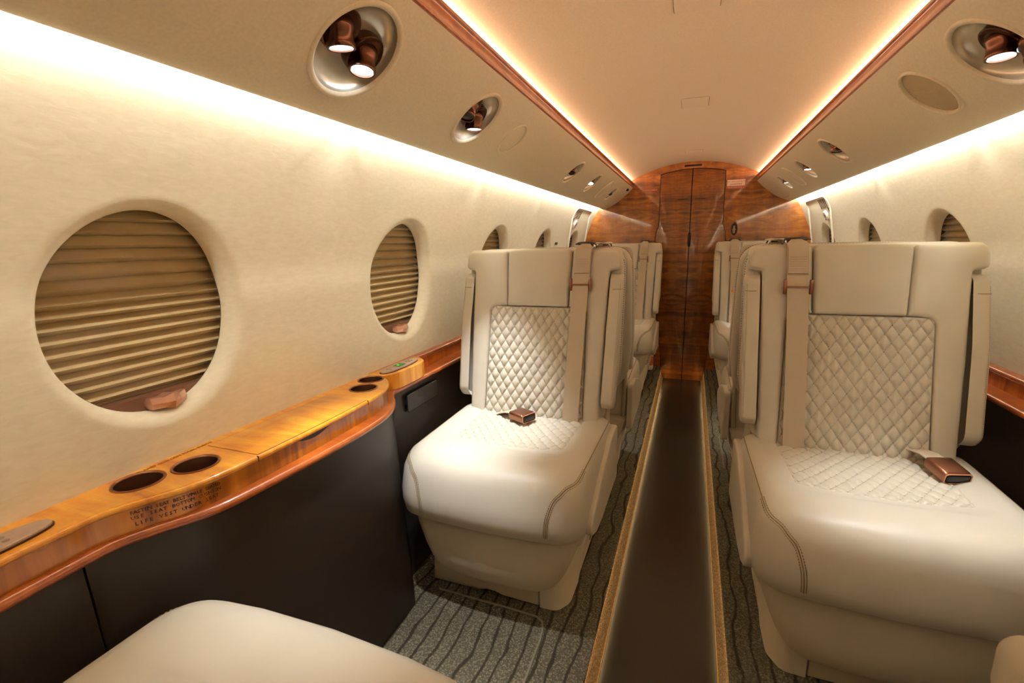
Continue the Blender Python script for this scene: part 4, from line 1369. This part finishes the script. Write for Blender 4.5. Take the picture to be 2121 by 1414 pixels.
    # front facing: two side bolsters, headrest, quilted centre
    for sg in (-1, 1):
        # the wing wraps above the quilt and reaches the headrest
        bol = [(0.158, 0.004), (0.204, 0.004), (0.211, 0.25), (0.213, 0.458), (0.243, 0.466), (0.243, 0.498), (0.237, 0.521), (0.104, 0.521), (0.0975, 0.352), (0.120, 0.3505), (0.1525, 0.345)]
        if sg < 0: bol = [(-x, y) for x, y in bol]
        o_ = round_poly(bol, [0.008, 0.026, 0, 0.006, 0.012, 0.01, 0.050, 0.012, 0.003, 0.0, 0.020], 6)
        bm = puff(o_, -0.006, 0.0155, 0.010, bf(), crown=0.004)
        put('back_bolster', bm, leather_m, angle=80)
    hr = round_poly([(-0.0955, 0.3515), (0.0955, 0.3515), (0.1020, 0.524), (-0.1020, 0.524)], [0.006, 0.006, 0.016, 0.016], 5)
    put('headrest', puff(hr, -0.006, 0.019, 0.010, bf(), crown=0.007, reach=0.045), leather_m, angle=80)
    def PB(s, t):
        u = (s * 2 - 1) * (0.1565 - 0.004 * t); v_ = 0.004 + t * 0.3455
        p = back_xf(u, 0.006, v_); n = Vector((0, -cos(RECL), sin(RECL)))
        return p, n
    put('quilted_back_panel', quilt_panel(PB, 156, 170, 0.312, 0.3455, 0.0284, 0.0432, 0.0050, 0.009, crown=0.004), leather_pad, angle=180)
    put('quilt_stitching', quilt_stitches(PB, 0.312, 0.3455, 0.0284, 0.0432, 0.0050, 0.004), stitch_m)['kind'] = 'stuff'
    # outer seam lines of the backrest sides with twin stitching
    sb = bmesh.new()
    for sg in (-1, 1):
        pass
    lens_ = [0.0]
    for k in range(1, len(ol)): lens_.append(lens_[-1] + (Vector(ol[k]) - Vector(ol[k - 1])).length)
    def at_len(q):
        for k in range(1, len(ol)):
            if lens_[k] >= q:
                t = (q - lens_[k - 1]) / max(1e-9, lens_[k] - lens_[k - 1])
                return Vector(ol[k - 1]) * (1 - t) + Vector(ol[k]) * t
        return Vector(ol[-1])
    q = 0.0
    while q < lens_[-1] - 0.01:
        a = at_len(q); c = at_len(q + 0.0042); q += 0.0068
        if a.y < 0.07 or c.y < 0.07: continue
        t = (c - a).normalized(); n2 = Vector((t.y, -t.x)) * 0.0006
        for d in (-0.047, -0.054):
            add_tube(sb, [back_xf(a.x + n2.x, d, a.y + n2.y), back_xf(c.x + n2.x, d, c.y + n2.y)], 0.00055, 3)
    put('back_stitching', sb, stitch_m)['kind'] = 'stuff'
    # ---------------- folded armrests
    for sg in (-1, 1):
        ol = round_poly([(-0.036, 0.066), (-0.006, 0.050), (0.026, 0.080), (0.022, 0.30), (0.006, 0.436), (-0.006, 0.449), (-0.036, 0.449)], [0.02, 0.030, 0.03, 0.1, 0.012, 0.012, 0.004], 6)
        # u = depth in front, v = height along the back; extruded across x
        def fa(u, v_, d, sg=sg):
            p = back_xf(0, u, v_); return (sg * (interp([(0.0, 0.2085), (0.25, 0.2145), (0.45, 0.2170)], v_) + d), p[1], p[2])
        arm = put('armrest', puff(ol, 0.0, 0.036, 0.011, fa, crown=0.001, step=0.012), leather_m, angle=70)
        if sg > 0: aisle_arm = arm
        sb = bmesh.new()
        for i in range(80):
            v_ = 0.09 + 0.335 * i / 80
            u = interp([(0.085, 0.026), (0.30, 0.022), (0.432, 0.006)], v_) - 0.004
            p = fa(u, v_, 0.030); q = fa(u, v_ + 0.0025, 0.030)
            n_ = Vector((0, -cos(RECL), 0)) * 0.0035
            add_tube(sb, [Vector(p) + n_, Vector(q) + n_], 0.0005, 3)
        # the cap seam near the top
        add_tube(sb, [fa(0.002, 0.4065, 0.0005), fa(0.0075, 0.4065, 0.0040), fa(0.0098, 0.4065, 0.010), fa(0.0098, 0.4065, 0.026), fa(0.0075, 0.4065, 0.032), fa(0.002, 0.4065, 0.0355)], 0.0008, 4)
        put('armrest_stitching', sb, stitch_m, arm)['kind'] = 'stuff'
    # hinge arm below the aisle armrest
    bm = bmesh.new(); add_tube(bm, [(0.222, 0.075, 0.50), (0.222, 0.08, 0.36), (0.215, 0.08, 0.26)], 0.008, 8); put('hinge_post', bm, leather_shaded)
    # ---------------- shoulder strap, slider, top clip
    xs0 = 0.128
    path = [back_xf(xs0 - 0.004, 0.022, 0.004), back_xf(xs0 - 0.003, 0.026, 0.06), back_xf(xs0, 0.027, 0.20), back_xf(xs0 + 0.004, 0.028, 0.35), back_xf(xs0 + 0.008, 0.029, 0.44), back_xf(xs0 + 0.010, 0.028, 0.50), back_xf(xs0 + 0.011, 0.022, 0.528), back_xf(xs0 + 0.012, 0.006, 0.538)]
    pts = dens(path, 28)
    put('shoulder_strap', ribbon(pts, 0.047, 0.0022, widths=[0.047 if i < 24 else 0.047 - 0.006 * (i - 24) for i in range(29)]), belt_m, angle=50)
    pts2 = [p + Vector((0, -0.0022, 0.0004)) for p in dens([path[4], path[5], path[6]], 10)][1:-1]
    pp = put('strap_patch', ribbon(pts2, 0.043, 0.0020), belt_m, angle=50)
    sb = bmesh.new()
    for r_ in range(7):
        for i in range(11):
            c = Vector(back_xf(xs0 + 0.009 + (-0.017 + 0.0034 * i), 0.0322, 0.460 + 0.0058 * r_))
            add_tube(sb, [c, c + Vector((0.0018, 0, 0.0))], 0.0004, 3)
    for i in range(16):
        c = Vector(back_xf(xs0 + 0.009 + (-0.021 + 0.0027 * i), 0.0325, 0.4535)); add_tube(sb, [c, c + Vector((0.002, 0, 0))], 0.0007, 4)
    put('patch_stitching', sb, stitch_m, pp)['kind'] = 'stuff'
    c = Vector(back_xf(xs0 + 0.007, 0.030, 0.420))
    sl = bmesh.new()
    for sx in (-1, 1): add_box(sl, (c.x + sx * 0.0285 - 0.003, c.y - 0.006, c.z - 0.018), (c.x + sx * 0.0285 + 0.003, c.y + 0.006, c.z + 0.018), 0.0012, 2)
    add_box(sl, (c.x - 0.028, c.y - 0.003, c.z - 0.002), (c.x + 0.028, c.y + 0.001, c.z + 0.002))
    put('strap_slider', sl, copper, angle=40)
    # clip on the crown of the backrest: bronze link plate, tongue and belt end
    t0 = Vector(back_xf(xs0 + 0.010, -0.004, 0.534))
    bm = bmesh.new()
    add_tube(bm, [t0 + Vector(v3) for v3 in ((-0.030, 0.0, 0.004), (-0.020, -0.005, 0.008), (0.0, -0.008, 0.009), (0.016, -0.005, 0.008), (0.026, 0.002, 0.006), (0.020, 0.009, 0.004), (0.0, 0.012, 0.004), (-0.020, 0.009, 0.003))], 0.0024, 8, closed=True)
    add_box(bm, tuple(t0 + Vector((0.004, -0.008, -0.004))), tuple(t0 + Vector((0.022, 0.006, 0.006))), 0.002, 2)
    add_tube(bm, [t0 + Vector((0.024, 0, 0.005)), t0 + Vector((0.031, -0.004, 0.001)), t0 + Vector((0.033, -0.009, -0.006))], 0.0024, 8)
    put('strap_clip', bm, plainc('clip_bronze', (74, 56, 44), 0.35), angle=50)
    bm = ribbon([t0 + Vector((0, 0.012, 0.004)), t0 + Vector((0.012, 0.040, 0.007)), t0 + Vector((0.022, 0.055, 0.006)), t0 + Vector((0.026, 0.072, 0.003))], 0.046, 0.0024)
    put('strap_tail', bm, belt_m, angle=50)
    # ---------------- lap belt buckle lying on the cushion
    return root, aisle_arm

def buckle(seat, loc, rz, pitch=0.0):
    b_ = bpy.data.objects.new('belt_buckle', None)
    bm = bmesh.new(); add_box(bm, (-0.028, -0.036, -0.009), (0.028, 0.024, 0.016), 0.007, 3)
    o = obj('belt_buckle', bm, copper, seat, loc); o.rotation_euler = (pitch, 0, rz)
    bm = bmesh.new(); add_box(bm, (-0.0235, -0.0385, -0.0065), (0.0235, -0.034, 0.0120), 0.004, 2); obj('buckle_end', bm, black_m, o)
    bm = bmesh.new(); add_tube(bm, [(x, -0.0365, z) for x, z in round_poly([(-0.0258, -0.0082), (0.0258, -0.0082), (0.0258, 0.0142), (-0.0258, 0.0142)], 0.006, 5)], 0.0014, 6, closed=True); obj('buckle_lip', bm, plainc('bright_copper', (205, 140, 105), 0.25), o)
    bm = ribbon([(0.0, 0.020, 0.004), (0.0, 0.032, 0.006), (0.002, 0.05, 0.002), (0.004, 0.075, -0.008), (0.004, 0.10, -0.02)], 0.040, 0.0022); obj('lap_belt', bm, belt_m, o, angle=50)
    bpy.data.objects.remove(b_)
    return o

CX, CY = 0.4105, 1.252
seatA, armA = build_seat(1)
seatB, armB = build_seat(-1)
L1, R1 = seatA, seatB
DY3 = 1.90
YM = 3.065      # L2 = L1 turned about this (y -> YM - y)
# left: L1 (A), L3 (A), L2 and L0 (B turned round); right: R1 (B), R3 (B), R2, R0 (A turned round)
L3 = copy_tree(seatA, (-CX, CY + DY3, 0), 0, 'far left cream seat facing the camera, in front of the wood bulkhead')
R3 = copy_tree(seatB, (CX, CY + DY3, 0), 0, 'far right cream seat facing the camera, in front of the wood bulkhead')
L2 = copy_tree(seatB, (-CX, YM - CY, 0), pi, 'middle left cream seat turned away, back to back with the front left seat')
R2 = copy_tree(seatA, (CX, YM - CY, 0), pi, 'middle right cream seat turned away, back to back with the front right seat')
L0 = copy_tree(seatB, (-0.396, 0.056, 0), pi, 'nearest left cream seat cushion at the bottom left corner, facing away')
R0 = copy_tree(seatA, (0.374, 0.035, 0), pi, 'nearest right cream seat of which only the lowered armrest end shows, bottom right corner')
L0.scale = (1, 1, 1.085)
L1.location = (-CX, CY, 0); L1['label'] = 'front left cream leather seat facing the camera, copper belt buckle mid cushion'
R1.location = (CX, CY, 0); R1['label'] = 'large front right cream leather seat facing the camera, belt buckle at its wall side'
buckle(L1, (-0.018, -0.022, 0.456), radians(64))
buckle(R1, (0.150, -0.050, 0.458), radians(16), radians(12))
buckle(L3, (-0.03, -0.02, 0.456), radians(50)); buckle(R3, (0.10, -0.03, 0.456), radians(20))
# lowered aisle armrest of the nearest right seat
for ch in list(R0.children):
    if ch.type == 'MESH' and ch.data == armA.data:
        for g in list(ch.children): bpy.data.objects.remove(g)
        bpy.data.objects.remove(ch)
bm = bmesh.new()
# seat-local frame: aisle is +x, the seat faces -y (world +y after the turn)
arm_pts = []
rings = []
for y, hw_, z0_, z1_ in ((0.02, 0.024, 0.600, 0.678), (-0.05, 0.030, 0.600, 0.683), (-0.25, 0.033, 0.606, 0.684), (-0.315, 0.032, 0.615, 0.682), (-0.338, 0.026, 0.625, 0.676), (-0.346, 0.016, 0.640, 0.664)):
    r_ = 0.014 if hw_ > 0.02 else 0.006
    q = round_poly([(0.112 - hw_, z0_ + .014), (0.112 + hw_, z0_ + .014), (0.112 + hw_, z1_ + .014), (0.112 - hw_, z1_ + .014)], r_, 5)
    rings.append([(x, y, z) for x, z in q])
loft(rings, bm=bm)
obj('armrest', bm, leather_shaded, R0, angle=60)
bm = bmesh.new(); add_tube(bm, [(0.12, 0.02, 0.64), (0.15, 0.06, 0.60), (0.18, 0.10, 0.55)], 0.014, 8); obj('armrest_hinge', bm, leather_shaded, R0)

# ================================================================== SMALL THINGS
# fire extinguisher standing behind the far left seat
fx = thing('fire_extinguisher', 'small fire extinguisher with white and red label on the floor beside the far left seat', 'extinguisher', (-0.240, 3.56, 0.0))
bm = bmesh.new(); lathe(bm, [(0.0005, 0.0), (0.030, 0.001), (0.034, 0.008), (0.034, 0.150), (0.030, 0.172), (0.016, 0.186), (0.012, 0.192), (0.0005, 0.193)], 32); obj('cylinder', bm, plainc('white_label', (226, 214, 198), 0.4), fx)
bm = bmesh.new(); lathe(bm, [(0.0345, 0.035), (0.0345, 0.105)], 32); obj('label_band', bm, plainc('label_red_cream', (210, 130, 104), 0.5), fx)
for k in range(5):
    bm = bmesh.new(); lathe(bm, [(0.0348, 0.042 + k * 0.012), (0.0348, 0.047 + k * 0.012)], 32); obj('label_print', bm, red_m, fx)
bm = bmesh.new(); add_box(bm, (-0.014, -0.014, 0.188), (0.014, 0.014, 0.215), 0.004, 2); add_box(bm, (-0.012, -0.052, 0.212), (0.012, 0.014, 0.222), 0.003, 2); obj('valve', bm, plainc('dark_green_valve', (30, 46, 40), 0.4), fx)
bm = bmesh.new(); add_tube(bm, [(0.02, -0.02, 0.12), (0.045, -0.02, 0.118), (0.065, -0.015, 0.122)], 0.004, 8); obj('strap_clip', bm, plainc('clip_red', (150, 20, 24), 0.4), fx)
# orange blossom with a leaf-coloured sepal, resting on the far right seat's strap
fl = thing('orange_flower', 'small orange flower at the edge of the far right seat back, behind the front seat', 'flower', (0.283, 2.965, 0.640))
bm = bmesh.new()
for k in range(9):
    a = 2 * pi * k / 9; tl = 0.5 + 0.25 * (k % 2)
    Mx = Matrix.Rotation(a, 4, 'Z') @ Matrix.Rotation(-tl, 4, 'Y') @ Matrix.Translation((0.020, 0, 0)) @ Matrix.Diagonal((0.026, 0.014, 0.005, 1))
    bmesh.ops.create_uvsphere(bm, u_segments=10, v_segments=8, radius=1.0, matrix=Mx)
obj('petals', bm, plainc('orange_petal', (244, 140, 20), 0.6), fl)
bm = bmesh.new(); lathe(bm, [(0.0005, -0.030), (0.010, -0.028), (0.018, -0.018), (0.020, -0.006), (0.0005, 0.0)], 20); obj('sepal', bm, plainc('tan_sepal', (150, 118, 70), 0.6), fl)
bm = bmesh.new(); add_tube(bm, [(0, 0, -0.025), (0.01, 0.01, -0.08), (0.02, 0.015, -0.15), (0.03, 0.01, -0.19)], 0.003, 6); obj('stem', bm, plainc('stem_green', (96, 104, 60), 0.6), fl)
# small dark square clip at the end of the left valance
o, e1, e2, up = frame_at(-1, 3.50)
bm = bmesh.new(); add_box(bm, (-0.434, 3.495, 1.300), (-0.418, 3.53, 1.316), 0.002, 1); sq = obj('square_button', bm, dark_metal, VAL[-1])
